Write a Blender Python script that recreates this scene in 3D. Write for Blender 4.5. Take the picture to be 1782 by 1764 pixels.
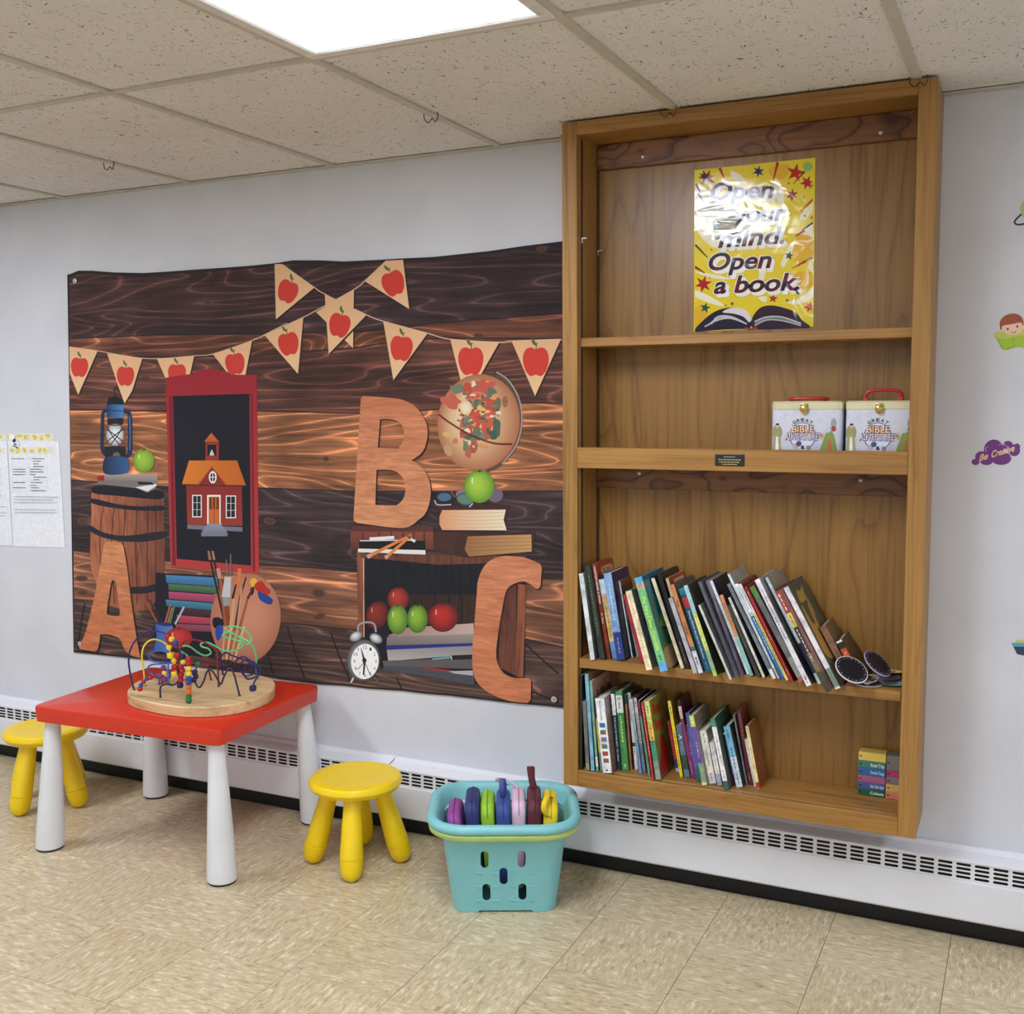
import bpy, bmesh, math, random
from mathutils import Vector, Matrix, Euler
from mathutils.geometry import tessellate_polygon

random.seed(7)
for o in list(bpy.data.objects):
    bpy.data.objects.remove(o)
SC = bpy.context.scene
COL = SC.collection
R = math.radians

# ------------------------------------------------------------------ camera
CX, CY, CZ = 1.2191, -3.0906, 1.4537
YAW, PITCH, ROLL, FPX = 0.4447, -0.0980, -0.0073, 1898.56
camC = Vector((CX, CY, CZ))
cF = Vector((-math.sin(YAW)*math.cos(PITCH), math.cos(YAW)*math.cos(PITCH), math.sin(PITCH)))
_r = Vector((math.cos(YAW), math.sin(YAW), 0)); _u = _r.cross(cF)
cR = _r*math.cos(ROLL) + _u*math.sin(ROLL)
cU = -_r*math.sin(ROLL) + _u*math.cos(ROLL)
cam = bpy.data.cameras.new('camera'); camo = bpy.data.objects.new('camera', cam); COL.objects.link(camo)
m = Matrix.Identity(4)
for i in range(3):
    m[i][0] = cR[i]; m[i][1] = cU[i]; m[i][2] = -cF[i]; m[i][3] = camC[i]
camo.matrix_world = m
cam.sensor_width = 36; cam.sensor_fit = 'HORIZONTAL'; cam.lens = FPX/1782*36; cam.clip_start = .05
SC.camera = camo

# ------------------------------------------------------------------ light and exposure
SC.view_settings.view_transform = 'Standard'; SC.view_settings.look = 'None'
SC.view_settings.gamma = 1; SC.view_settings.use_curve_mapping = False
SC.view_settings.exposure = EXPOSURE = 0.0
LAMP = 21.5            # luminance of every ceiling light diffuser
LAMP_COL = (.92, .98, 1.10)
world = bpy.data.worlds.new('world'); SC.world = world; world.use_nodes = True
world.node_tree.nodes['Background'].inputs[0].default_value = (.8, .82, .85, 1)
world.node_tree.nodes['Background'].inputs[1].default_value = .3

# ------------------------------------------------------------------ measuring helpers (photo frame 1782 x 1764 -> metres on a real plane)
def ray(px, py): return cF + cR*((px-891)/FPX) - cU*((py-882)/FPX)
def onY(px, py, y): d = ray(px, py); return camC + d*((y-CY)/d.y)
def onZ(px, py, z): d = ray(px, py); return camC + d*((z-CZ)/d.z)
def at_depth(px, py, w): return camC + ray(px, py)*w
def depth_of(p): return (Vector(p)-camC).dot(cF)

# ------------------------------------------------------------------ colour
def s2l(c):
    c = max(0, min(255, c))/255
    return c/12.92 if c <= .04045 else ((c+.055)/1.055)**2.4
def lin(c): return tuple(s2l(x) for x in c[:3]) + (1.0,)
def mixc(a, b, t): return tuple(a[i]+(b[i]-a[i])*t for i in range(3))

# ------------------------------------------------------------------ materials
MATS = {}
class N:
    """tiny node graph helper"""
    def __init__(s, name):
        s.m = bpy.data.materials.new(name); s.m.use_nodes = True
        s.t = s.m.node_tree; s.b = s.t.nodes['Principled BSDF']
    def n(s, typ, **kw):
        x = s.t.nodes.new(typ)
        for k, v in kw.items():
            if k.startswith('i_'):
                key = k[2:]
                key = int(key) if key.isdigit() else key.replace('_', ' ')
                x.inputs[key].default_value = v
            else: setattr(x, k, v)
        return x
    def l(s, a, b): s.t.links.new(a, b)
    def coords(s, scale=(1,1,1), kind='Object', rnd=0):
        tc = s.n('ShaderNodeTexCoord'); mp = s.n('ShaderNodeMapping'); mp.inputs['Scale'].default_value = scale
        src = tc.outputs[kind]
        if rnd:
            oi = s.n('ShaderNodeObjectInfo'); mu = s.n('ShaderNodeMath', operation='MULTIPLY'); mu.inputs[1].default_value = rnd
            s.l(oi.outputs['Random'], mu.inputs[0])
            ad = s.n('ShaderNodeVectorMath', operation='ADD'); s.l(src, ad.inputs[0]); s.l(mu.outputs[0], ad.inputs[1]); src = ad.outputs[0]
        s.l(src, mp.inputs[0]); return mp.outputs[0]
    def noise(s, vec, scale=5, detail=2, rough=.5, dist=0):
        x = s.n('ShaderNodeTexNoise'); x.inputs['Scale'].default_value = scale; x.inputs['Detail'].default_value = detail
        x.inputs['Roughness'].default_value = rough; x.inputs['Distortion'].default_value = dist
        if vec is not None: s.l(vec, x.inputs['Vector'])
        return x.outputs[0]
    def ramp(s, fac, stops):
        x = s.n('ShaderNodeValToRGB'); cr = x.color_ramp
        while len(cr.elements) < len(stops): cr.elements.new(.5)
        for e, (p, c) in zip(cr.elements, stops):
            e.position = p; e.color = c if len(c) == 4 else tuple(c)+(1,)
        s.l(fac, x.inputs[0]); return x.outputs[0]
    def mix(s, a, b, fac, mode='MIX'):
        x = s.n('ShaderNodeMix', data_type='RGBA', blend_type=mode)
        for v, i in ((fac, 0), (a, 6), (b, 7)):
            if hasattr(v, 'is_linked') or hasattr(v, 'links'): s.l(v, x.inputs[i])
            else: x.inputs[i].default_value = v
        return x.outputs[2]
    def contour(s, fac, k):
        m1 = s.n('ShaderNodeMath', operation='MULTIPLY'); m1.inputs[1].default_value = k; s.l(fac, m1.inputs[0])
        m2 = s.n('ShaderNodeMath', operation='FRACT'); s.l(m1.outputs[0], m2.inputs[0]); return m2.outputs[0]
    def bump(s, h, strength=.2, dist=.01):
        x = s.n('ShaderNodeBump'); x.inputs['Strength'].default_value = strength; x.inputs['Distance'].default_value = dist
        s.l(h, x.inputs['Height']); s.l(x.outputs[0], s.b.inputs['Normal'])
    def done(s, col=None, rough=.5, metal=0, spec=None):
        if col is not None:
            if isinstance(col, tuple): s.b.inputs['Base Color'].default_value = col
            else: s.l(col, s.b.inputs['Base Color'])
        s.b.inputs['Roughness'].default_value = rough; s.b.inputs['Metallic'].default_value = metal
        if spec is not None: s.b.inputs['Specular IOR Level'].default_value = spec
        return s.m

def paint(name, rgb, rough=.5, metal=0, var=.06, scale=30, bump=0, spec=None):
    if name in MATS: return MATS[name]
    g = N(name); c = lin(rgb)
    v = g.coords()
    n = g.noise(v, scale, 4)
    lo = tuple(x*(1-var) for x in c[:3]); hi = tuple(min(1, x*(1+var)) for x in c[:3])
    colr = g.ramp(n, [(.3, lo), (.7, hi)])
    if bump: g.bump(g.noise(v, scale*6, 3), bump, .002)
    MATS[name] = g.done(colr, rough, metal, spec); return MATS[name]

def colour_mat(name, rough=.6, kind='plain', spec=None):
    """printed or dyed surface: colour comes from the piece's own 'Col' attribute, fine structure from nodes"""
    if name in MATS: return MATS[name]
    g = N(name); a = g.n('ShaderNodeAttribute', attribute_name='Col'); c = a.outputs[0]
    if kind == 'wood':                                   # printed barn boards
        n = g.noise(g.coords((2.2, 1, 60), rnd=9), 1.0, 6, .62, .8)
        cont = g.contour(g.noise(g.coords((.85, 1, 8.5), rnd=17), 1.0, 1.2, .45, .35), 14)
        m1 = g.ramp(n, [(.30, (.42,.42,.43)), (.5, (.9,.9,.9)), (.68, (1.55,1.5,1.45))])
        m2 = g.ramp(cont, [(.0, (.55,.54,.55)), (.3, (.8,.8,.8)), (.44, (.95,.95,.95)), (.52, (2.5,2.3,2.1)), (.6, (.95,.95,.95)), (.8, (.7,.7,.7))])
        bl = g.ramp(g.noise(g.coords((1.4, 1, 3), rnd=5), 2.2, 2), [(.3, (.55,.55,.58)), (.7, (1.5,1.46,1.4))])
        c = g.mix(c, m1, 1.0, 'MULTIPLY'); c = g.mix(c, m2, 1.0, 'MULTIPLY'); c = g.mix(c, bl, 1.0, 'MULTIPLY')
    if kind == 'ply':                                    # printed plywood letters
        v = g.coords((14, 1, 120)); n = g.noise(v, 1.0, 5, .6, .6)
        v2 = g.coords((3, 1, 14)); n2 = g.noise(v2, 2.0, 3, .5, 1)
        c = g.mix(c, g.ramp(n, [(.3, (.72,.68,.66)), (.6, (1.08,1.06,1.05))]), 1.0, 'MULTIPLY')
        c = g.mix(c, g.ramp(n2, [(.3, (.82,.76,.72)), (.65, (1.1,1.1,1.1))]), 1.0, 'MULTIPLY')
    if kind == 'stave':
        v = g.coords((60, 1, 8)); n = g.noise(v, 1.0, 5, .6, .5)
        c = g.mix(c, g.ramp(n, [(.3, (.55,.5,.48)), (.6, (1.15,1.12,1.1))]), 1.0, 'MULTIPLY')
    if kind == 'blotch':                                 # busy printed covers
        n = g.noise(g.coords((30, 30, 30), rnd=50), 1.0, 3, .6, .8)
        c = g.mix(c, g.ramp(n, [(.35, (.7,.72,.74)), (.5, (1,1,1)), (.68, (1.25,1.2,1.15))]), 1.0, 'MULTIPLY')
    if kind == 'gloss':                                  # laminated poster, lightly crinkled
        n = g.noise(g.coords((1,1,1)), 14, 2, .5, .6); g.bump(n, .28, .006)
    if kind == 'fabric':
        n = g.noise(g.coords(), 700, 2); g.bump(n, .25, .001)
    if kind == 'plain':
        n = g.noise(g.coords(), 60, 3); c = g.mix(c, g.ramp(n, [(.3, (.93,.93,.93)), (.7, (1.05,1.05,1.05))]), 1.0, 'MULTIPLY')
    MATS[name] = g.done(c, rough, 0, spec); return MATS[name]

def oak(name, base, axis, fine=1.0, cath=.5, rough=.42, cs=(.7, 7, 9), line=((.45,.36,.28), .10)):
    """oak with pores along `axis`"""
    if name in MATS: return MATS[name]
    g = N(name)
    def sc(al, ac): return tuple(al if i == axis else ac for i in range(3))
    v = g.coords(sc(2.5, 85*fine)); n = g.noise(v, 1.0, 5, .6, .3)
    w = g.contour(g.noise(g.coords(sc(cs[0], cs[1])), 1.0, 1.5, .5, .35), cs[2])
    n0 = g.noise(g.coords(sc(1.2, 7)), 1.0, 3, .5, .8)
    c = lin(base)
    def k(f, t=(1,1,1)): return tuple(min(1, c[i]*f*t[i]) for i in range(3))
    col = g.ramp(n0, [(.25, k(.82)), (.75, k(1.15))])
    col = g.mix(col, g.ramp(n, [(.34, (.74,.68,.60)), (.5, (1,1,1)), (.7, (1.06,1.06,1.06))]), 1.0, 'MULTIPLY')
    col = g.mix(col, g.ramp(w, [(.0, line[0]), (line[1], (.80,.76,.72)), (.28, (1,1,1)), (.8, (1.04,1.04,1.04)), (1, (.8,.76,.7))]), cath, 'MULTIPLY')
    g.bump(n, .08, .002)
    MATS[name] = g.done(col, rough); return MATS[name]

# ------------------------------------------------------------------ mesh building
class MB:
    """collects shapes; build() links them as ONE mesh object"""
    def __init__(s): s.v = []; s.f = []; s.c = []
    def _add(s, vs, fs, col):
        o = len(s.v); s.v += [Vector(p) for p in vs]; s.f += [tuple(i+o for i in f) for f in fs]
        if callable(col): s.c += [lin(col(Vector(p))) for p in vs]
        elif isinstance(col, list): s.c += [lin(x) for x in col]
        else: s.c += [lin(col)]*len(vs)
        return s
    def box(s, lo, hi, col=(255,255,255), bev=0, seg=2):
        lo, hi = [min(a,b) for a,b in zip(lo,hi)], [max(a,b) for a,b in zip(lo,hi)]
        if bev:
            bm = bmesh.new(); bmesh.ops.create_cube(bm, size=1)
            for v in bm.verts:
                v.co = Vector([lo[i] if v.co[i] < 0 else hi[i] for i in range(3)])
            bmesh.ops.bevel(bm, geom=bm.edges[:], offset=bev, segments=seg, affect='EDGES', profile=.5)
            s.bm(bm, col); return s
        x0,y0,z0 = lo; x1,y1,z1 = hi
        P = [(x0,y0,z0),(x1,y0,z0),(x1,y1,z0),(x0,y1,z0),(x0,y0,z1),(x1,y0,z1),(x1,y1,z1),(x0,y1,z1)]
        return s._add(P, [(3,2,1,0),(4,5,6,7),(0,1,5,4),(1,2,6,5),(2,3,7,6),(3,0,4,7)], col)
    def bm(s, bm, col=(255,255,255), mat=None):
        bm.verts.index_update()
        s._add([(mat @ v.co if mat else v.co.copy()) for v in bm.verts], [[v.index for v in f.verts] for f in bm.faces], col); bm.free(); return s
    def loft(s, rings, col=(255,255,255), cap0=True, cap1=True, closed=True):
        n = len(rings[0]); vs = [p for r in rings for p in r]; fs = []
        for k in range(len(rings)-1):
            for i in range(n if closed else n-1):
                j = (i+1) % n; fs.append((k*n+i, k*n+j, (k+1)*n+j, (k+1)*n+i))
        if cap0: fs.append(tuple(reversed(range(n))))
        if cap1: fs.append(tuple((len(rings)-1)*n+i for i in range(n)))
        return s._add(vs, fs, col)
    def lathe(s, prof, cen=(0,0,0), n=24, col=(255,255,255), mat=None, cap0=True, cap1=True):
        rings = []
        for r, z in prof:
            ring = [Vector((r*math.cos(2*math.pi*i/n), r*math.sin(2*math.pi*i/n), z)) for i in range(n)]
            rings.append([(mat @ p if mat else p) + Vector(cen) for p in ring])
        return s.loft(rings, col, cap0, cap1)
    def tube(s, pts, rad, n=8, col=(255,255,255), caps=True):
        pts = [Vector(p) for p in pts]; rings = []; prev = None
        for i, p in enumerate(pts):
            a = pts[max(0,i-1)]; b = pts[min(len(pts)-1,i+1)]; t = (b-a)
            t = t.normalized() if t.length > 1e-9 else Vector((0,0,1))
            if prev is None:
                x = t.orthogonal().normalized()
            else:
                x = prev - t*prev.dot(t); x = x.normalized() if x.length > 1e-6 else t.orthogonal().normalized()
            prev = x; y = t.cross(x); r = rad[i] if isinstance(rad, (list, tuple)) else rad
            rings.append([p + (x*math.cos(2*math.pi*k/n) + y*math.sin(2*math.pi*k/n))*r for k in range(n)])
        return s.loft(rings, col, caps, caps)
    def ball(s, c, r, n=10, col=(255,255,255), sq=(1,1,1)):
        rings = []
        m2 = max(4, n//2)
        for k in range(1, m2):
            a = math.pi*k/m2
            rings.append([Vector((c[0]+r*sq[0]*math.sin(a)*math.cos(2*math.pi*i/n), c[1]+r*sq[1]*math.sin(a)*math.sin(2*math.pi*i/n), c[2]-r*sq[2]*math.cos(a))) for i in range(n)])
        return s.loft(rings, col)
    def poly(s, loops, col):
        """flat polygon from 3D loops (first outer, then holes)"""
        loops = [[Vector(p) for p in l] for l in loops]
        vs = [p for l in loops for p in l]
        try: fs = tessellate_polygon(loops)
        except Exception: return s
        out = []
        for f in fs:
            a, b, c = (vs[i] for i in f)
            out.append(f)
        return s._add(vs, out, col)
    def text(s, body, BL, BR, up, col, shear=0, off=0, cap=.70):
        """lettering: baseline from BL to BR, `up` = vector of one capital height"""
        vs, fs, x0, x1 = text_geo(body, shear, off)
        BL, BR, up = Vector(BL), Vector(BR), Vector(up); w = max(1e-6, x1-x0)
        return s._add([BL + (BR-BL)*((x-x0)/w) + up*(y/cap) for x, y in vs], fs, col)
    def build(s, name, mat, parent=None, world=True, smooth=False, ang=35):
        me = bpy.data.meshes.new(name)
        off = base_of(parent) if (parent is not None and world) else Vector((0,0,0))
        me.from_pydata([p-off for p in s.v], [], s.f); me.update()
        a = me.color_attributes.new('Col', 'FLOAT_COLOR', 'POINT')
        flat = [x for c in s.c for x in c]; a.data.foreach_set('color', flat)
        bm = bmesh.new(); bm.from_mesh(me); bmesh.ops.recalc_face_normals(bm, faces=bm.faces[:]); bm.to_mesh(me); bm.free()
        if smooth:
            me.polygons.foreach_set('use_smooth', [True]*len(me.polygons)); me.set_sharp_from_angle(angle=R(ang))
        me.materials.append(mat)
        o = bpy.data.objects.new(name, me); COL.objects.link(o)
        if parent is not None: o.parent = parent
        return o

def base_of(p):
    while p is not None:
        if '_base' in p: return Vector(p['_base'])
        p = p.parent
    return Vector((0,0,0))
_TX = {}
def text_geo(body, shear=0, off=0):
    key = (body, shear, off)
    if key in _TX: return _TX[key]
    cu = bpy.data.curves.new('lettering', 'FONT'); cu.body = body; cu.size = 1; cu.shear = shear; cu.offset = off; cu.resolution_u = 4 if off else 2
    o = bpy.data.objects.new('lettering', cu); COL.objects.link(o)
    dg = bpy.context.evaluated_depsgraph_get(); dg.update()
    me = bpy.data.meshes.new_from_object(o.evaluated_get(dg))
    vs = [(v.co.x, v.co.y) for v in me.vertices]; fs = [tuple(p.vertices) for p in me.polygons]
    bpy.data.objects.remove(o); bpy.data.curves.remove(cu); bpy.data.meshes.remove(me)
    xs = [v[0] for v in vs] or [0, 1]
    _TX[key] = (vs, fs, min(xs), max(xs)); return _TX[key]

def tag(o, label, cat, group=None):
    o['label'] = label; o['category'] = cat
    if group: o['group'] = group
    return o
def struct(o): o['kind'] = 'structure'; return o
def thing(name, label, cat, loc=(0,0,0), rot=(0,0,0), group=None):
    o = bpy.data.objects.new(name, None); COL.objects.link(o); o.empty_display_size = .05
    o.location = loc; o.rotation_euler = rot; o['_base'] = tuple(loc)
    return tag(o, label, cat, group)
def copy_tree(o, parent=None):
    c = o.copy(); COL.objects.link(c)
    if parent is not None: c.parent = parent
    for ch in list(o.children): copy_tree(ch, c)
    return c

def smooth_path(pts, n=6, closed=False):
    """Catmull-Rom through points (2D or 3D)"""
    P = [Vector(p) for p in pts]; out = []; L = len(P)
    for i in range(L if closed else L-1):
        if closed: a,b,c,d = P[(i-1)%L], P[i], P[(i+1)%L], P[(i+2)%L]
        else: a,b,c,d = P[max(0,i-1)], P[i], P[i+1], P[min(L-1,i+2)]
        for k in range(n):
            t = k/n
            out.append(.5*((2*b) + (c-a)*t + (2*a-5*b+4*c-d)*t*t + (3*b-a-3*c+d)*t*t*t))
    if not closed: out.append(P[-1])
    return out
def rrect(x0, x1, y0, y1, r, n=6):
    out = []
    for cx, cy, a0 in ((x1-r,y0+r,-90),(x1-r,y1-r,0),(x0+r,y1-r,90),(x0+r,y0+r,180)):
        for k in range(n+1):
            a = R(a0 + 90*k/n); out.append((cx+r*math.cos(a), cy+r*math.sin(a)))
    return out
# ================================================================== THE ROOM
H = 2.2272                        # ceiling height
X0R, X1R, YR = -4.25, 3.75, -7.0   # room extents (back wall is y = 0)
TILE = .3048; S = .6096

def mat_wall():
    g = N('wall_plaster'); v = g.coords()
    n = g.noise(v, 5, 3); c = g.ramp(n, [(.3, lin((206,208,215))), (.7, lin((214,216,222)))])
    n2 = g.noise(v, 90, 3, .6); n3 = g.noise(g.coords((1,1,.35)), 16, 2, .5, 1.5)
    mx = g.n('ShaderNodeMath', operation='ADD'); g.l(n2, mx.inputs[0]); g.l(n3, mx.inputs[1])
    g.bump(mx.outputs[0], .22, .004)
    return g.done(c, .62)
WALL = mat_wall()
def slab(name, lo, hi, mat):
    return struct(MB().box(lo, hi).build(name, mat))
slab('wall_back', (X0R-.1, 0, -.1), (X1R+.1, .12, 2.5), WALL)
slab('wall_left', (X0R-.1, YR, -.1), (X0R, 0, 2.5), WALL)
slab('wall_right', (X1R, YR, -.1), (X1R+.1, 0, 2.5), WALL)
slab('wall_front', (X0R-.1, YR-.1, -.1), (X1R+.1, YR, 2.5), WALL)

# ---- floor: vinyl tiles laid quarter-turned
def mat_floor(name, two_way=False):
    g = N(name); v = g.coords((30, 88, 30), rnd=40)
    n = g.noise(v, 1.0, 3, .55, .5)
    v2 = g.coords((60, 160, 60), rnd=90); n2 = g.noise(v2, 1.0, 2, .5, .7)
    c = g.ramp(n, [(.28, lin((166,146,114))), (.42, lin((190,172,138))), (.58, lin((203,187,154))), (.72, lin((228,217,190)))])
    c = g.mix(c, g.ramp(n2, [(.27, (.55,.5,.45)), (.36, (1,1,1)), (.66, (1,1,1)), (.76, (1.12,1.12,1.14))]), 1.0, 'MULTIPLY')
    oi = g.n('ShaderNodeObjectInfo'); tone = g.ramp(oi.outputs['Random'], [(0, (.95,.94,.92)), (1, (1.03,1.03,1.03))])
    c = g.mix(c, tone, 1.0, 'MULTIPLY')
    sc = g.noise(g.coords((3,3,3)), 1.5, 3); rr = g.ramp(sc, [(.3, (.26,)*3), (.7, (.42,)*3)])
    g.l(rr, g.b.inputs['Roughness'])
    g.bump(g.noise(g.coords((1,1,1)), 40, 2), .03, .004)
    g.l(c, g.b.inputs['Base Color']); return g.m
FLOORM = mat_floor('vinyl_tile')
floor = MB().box((X0R-.1, YR-.1, -.12), (X1R+.1, .12, -.003)).build('floor', paint('tile_joint', (92,80,64), .8))
struct(floor)
tm = MB().box((-TILE/2+.0006, -TILE/2+.0006, -.0028), (TILE/2-.0006, TILE/2-.0006, 0), bev=.0005, seg=1).build('floor_tile', FLOORM, floor, world=False)
FX0, FY0 = .155, -.3244
first = True
for i in range(-14, 12):
    for j in range(-8, 3):
        x, y = FX0+(i+.5)*TILE, FY0+(j+.5)*TILE
        if x < X0R or x > X1R or y > .1: continue
        o = tm if first else tm.copy()
        if not first: COL.objects.link(o)
        first = False
        o.location = (x, y, 0); o.rotation_euler = (0, 0, R(90) if (i+j) % 2 else 0)
far = MB().box((X0R, YR, -.003), (X1R, FY0-8*TILE-.002, -.0005)).build('floor_surface', FLOORM, floor, world=False)

# ---- ceiling: lay-in tiles in a painted T-bar grid
def mat_tile():
    g = N('ceiling_tile'); v = g.coords((1,1,1), rnd=30)
    n = g.noise(v, 190, 2, .5, .9); n1 = g.noise(g.coords((105, 46, 60), rnd=60), 1.0, 1.0, .5, 1.6); n2 = g.noise(g.coords((52, 120, 60), rnd=11), 1.0, 1.0, .5, 1.6)
    base = g.ramp(g.noise(g.coords((1,1,1)), 3, 2), [(.3, lin((222,220,216))), (.7, lin((229,227,223)))])
    pit = g.ramp(n1, [(.285, (.2,.17,.14)), (.315, (1,1,1))]); pit2 = g.ramp(n2, [(.265, (.2,.17,.14)), (.295, (1,1,1))])
    c = g.mix(base, pit, 1.0, 'MULTIPLY'); c = g.mix(c, pit2, 1.0, 'MULTIPLY')
    c = g.mix(c, g.ramp(n, [(.3, (.9,.89,.87)), (.45, (1,1,1))]), 1.0, 'MULTIPLY')
    g.bump(n1, .3, .003)
    return g.done(c, .9)
TILEM = mat_tile(); BARM = paint('grid_paint', (196,192,180), .5)
ceiling = struct(MB().box((X0R-.1, YR-.1, H+.05), (X1R+.1, .12, H+.15)).build('ceiling', paint('ceiling_deck', (70,66,60), .9)))
CX0, ROW = -.8939, .9718
xs = [CX0 + k*S for k in range(-5, 8)]; xs = [X0R] + [x for x in xs if X0R+.05 < x < X1R-.05] + [X1R]
ys = [0, -ROW] + [-ROW-1.2192*k for k in range(1, 5)]; ys = [y for y in ys if y > YR+.05] + [YR]
LIGHTS = []
for a, b in zip(xs[:-1], xs[1:]):
    for c, d in zip(ys[:-1], ys[1:]):
        mid = (a+b)/2
        k = round((a-CX0)/S)
        if abs(a-(CX0+k*S)) < 1e-6 and abs(c-d) > 1.2 and ((abs(c+ROW) < .01 and k in (-3, 1, 6)) or (abs(c+ROW+3*1.2192) < .01 and k in (-3, 1, 5))) and b-a > .6:
            LIGHTS.append((a, b, c, d)); continue  # front middle light is seen, one rear inferred from glare, the rest added
        MB().box((a+.004, d+.004, H+.0015), (b-.004, c-.004, H+.016), bev=.002, seg=1).build('ceiling_tile', TILEM, ceiling, world=False)
for x in xs[1:-1]:
    MB().box((x-.012, YR, H-.004), (x+.012, 0, H+.001)).box((x-.002, YR, H+.001), (x+.002, 0, H+.03)).build('grid_bar', BARM, ceiling, world=False)
for y in ys[1:-1]:
    for a, b in zip(xs[:-1], xs[1:]):
        MB().box((a+.0125, y-.012, H-.0035), (b-.0125, y+.012, H+.001)).build('grid_cross_bar', BARM, ceiling, world=False)
MB().box((X0R, -.018, H-.003), (X1R, -.0005, H-.001)).box((X0R, -.002, H-.008), (X1R, -.0005, H-.001)).build('wall_angle', BARM, ceiling, world=False)

# ---- fluorescent troffers
def mat_lamp():
    g = N('lamp_diffuser')
    e = g.b
    e.inputs['Base Color'].default_value = (.85,.88,.9,1)
    e.inputs['Emission Color'].default_value = LAMP_COL + (1,); e.inputs['Emission Strength'].default_value = LAMP
    # tubes sit behind the middle of the lens, so its rim is dimmer and shows the prisms
    v = g.coords((1,1,1)); sp = g.n('ShaderNodeSeparateXYZ'); g.l(v, sp.inputs[0])
    def m(op, a, b=None):
        x = g.n('ShaderNodeMath', operation=op)
        for k, q in enumerate((a, b)):
            if q is None: continue
            if isinstance(q, (int, float)): x.inputs[k].default_value = q
            else: g.l(q, x.inputs[k])
        return x.outputs[0]
    def edge(o, lo, hi):
        r_ = g.n('ShaderNodeMapRange'); r_.inputs['From Min'].default_value = lo; r_.inputs['From Max'].default_value = hi
        g.l(m('ABSOLUTE', o), r_.inputs['Value']); return r_.outputs[0]
    t = m('MAXIMUM', edge(sp.outputs[0], .215, .262), edge(sp.outputs[1], .535, .572))
    mid = m('POWER', m('SUBTRACT', 1.0, t), 3.0)
    rib = m('MULTIPLY', m('SINE', m('MULTIPLY', sp.outputs[0], 700.0)), m('SINE', m('MULTIPLY', sp.outputs[1], 700.0)))
    g.l(m('ADD', m('MULTIPLY', mid, LAMP), m('ADD', .72, m('MULTIPLY', rib, .14))), e.inputs['Emission Strength'])
    e.inputs['Roughness'].default_value = .25
    return g.m
LAMPM = mat_lamp(); LFRAME = paint('lamp_frame', (226,224,220), .4)
for n_, (a, b, c, d) in enumerate(LIGHTS):
    near = abs(c+ROW) < .01; k = round((a-CX0)/S)
    lab = ('recessed fluorescent ceiling light in the grid in front of the bookcase' if near and k == 1 else
           'recessed fluorescent ceiling light in the ceiling grid elsewhere in the room')
    t = thing('ceiling_light', lab, 'light', ((a+b)/2, (c+d)/2, H-.006), group=None if near and k == 1 else 'other ceiling lights of the room')
    f = MB()
    for lo, hi in (((a+.006,d+.006),(b-.006,d+.034)), ((a+.006,c-.034),(b-.006,c-.006)), ((a+.006,d+.034),(a+.034,c-.034)), ((b-.034,d+.034),(b-.006,c-.034))):
        f.box((lo[0],lo[1],H-.007), (hi[0],hi[1],H+.012), bev=.002, seg=1)
    f.build('frame', LFRAME, t)
    MB().box((a+.0345, d+.0345, H-.003), (b-.0345, c-.0345, H+.004)).build('diffuser', LAMPM, t)
    MB().box((a+.008, d+.008, H+.014), (b-.008, c-.008, H+.045)).build('housing', LFRAME, t)

# ---- little wire hooks clipped to the grid
HOOKM = paint('hook_wire', (60,58,56), .4, .6)
def hook(p, dx, label):
    t = MB(); p = Vector(p)
    pts = [p+Vector(q) for q in ((-.02,0,0), (-.018,0,-.014), (-.006,0,-.024), (.006,0,-.014), (.016,0,-.024), (.024,0,-.006), (.02,0,0))]
    t.tube(smooth_path([q for q in pts], 4), .0013, 6)
    tag(t.build('ceiling_hook', HOOKM, smooth=True), label, 'hook')
hook((CX0-S+.01, -.396, H-.005), 1, 'bent wire hook on the ceiling grid above the left part of the backdrop')
hook((CX0+S+.01, -.45, H-.005), 1, 'bent wire hook on the ceiling grid bar ending above the backdrop, right of its pennants')
hook((CX0+2*S-.01, -.215, H-.005), 1, 'bent wire hook on the grid bar over the left half of the bookcase')
hook((CX0+3*S+.005, -.215, H-.005), 1, 'bent wire hook on the grid bar over the right end of the bookcase')

# ---- black vinyl cove base under the heater
struct(MB().box((X0R, -.012, 0), (X1R, -.0005, .1)).build('baseboard_back', paint('cove_base', (26,25,26), .6)))

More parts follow.
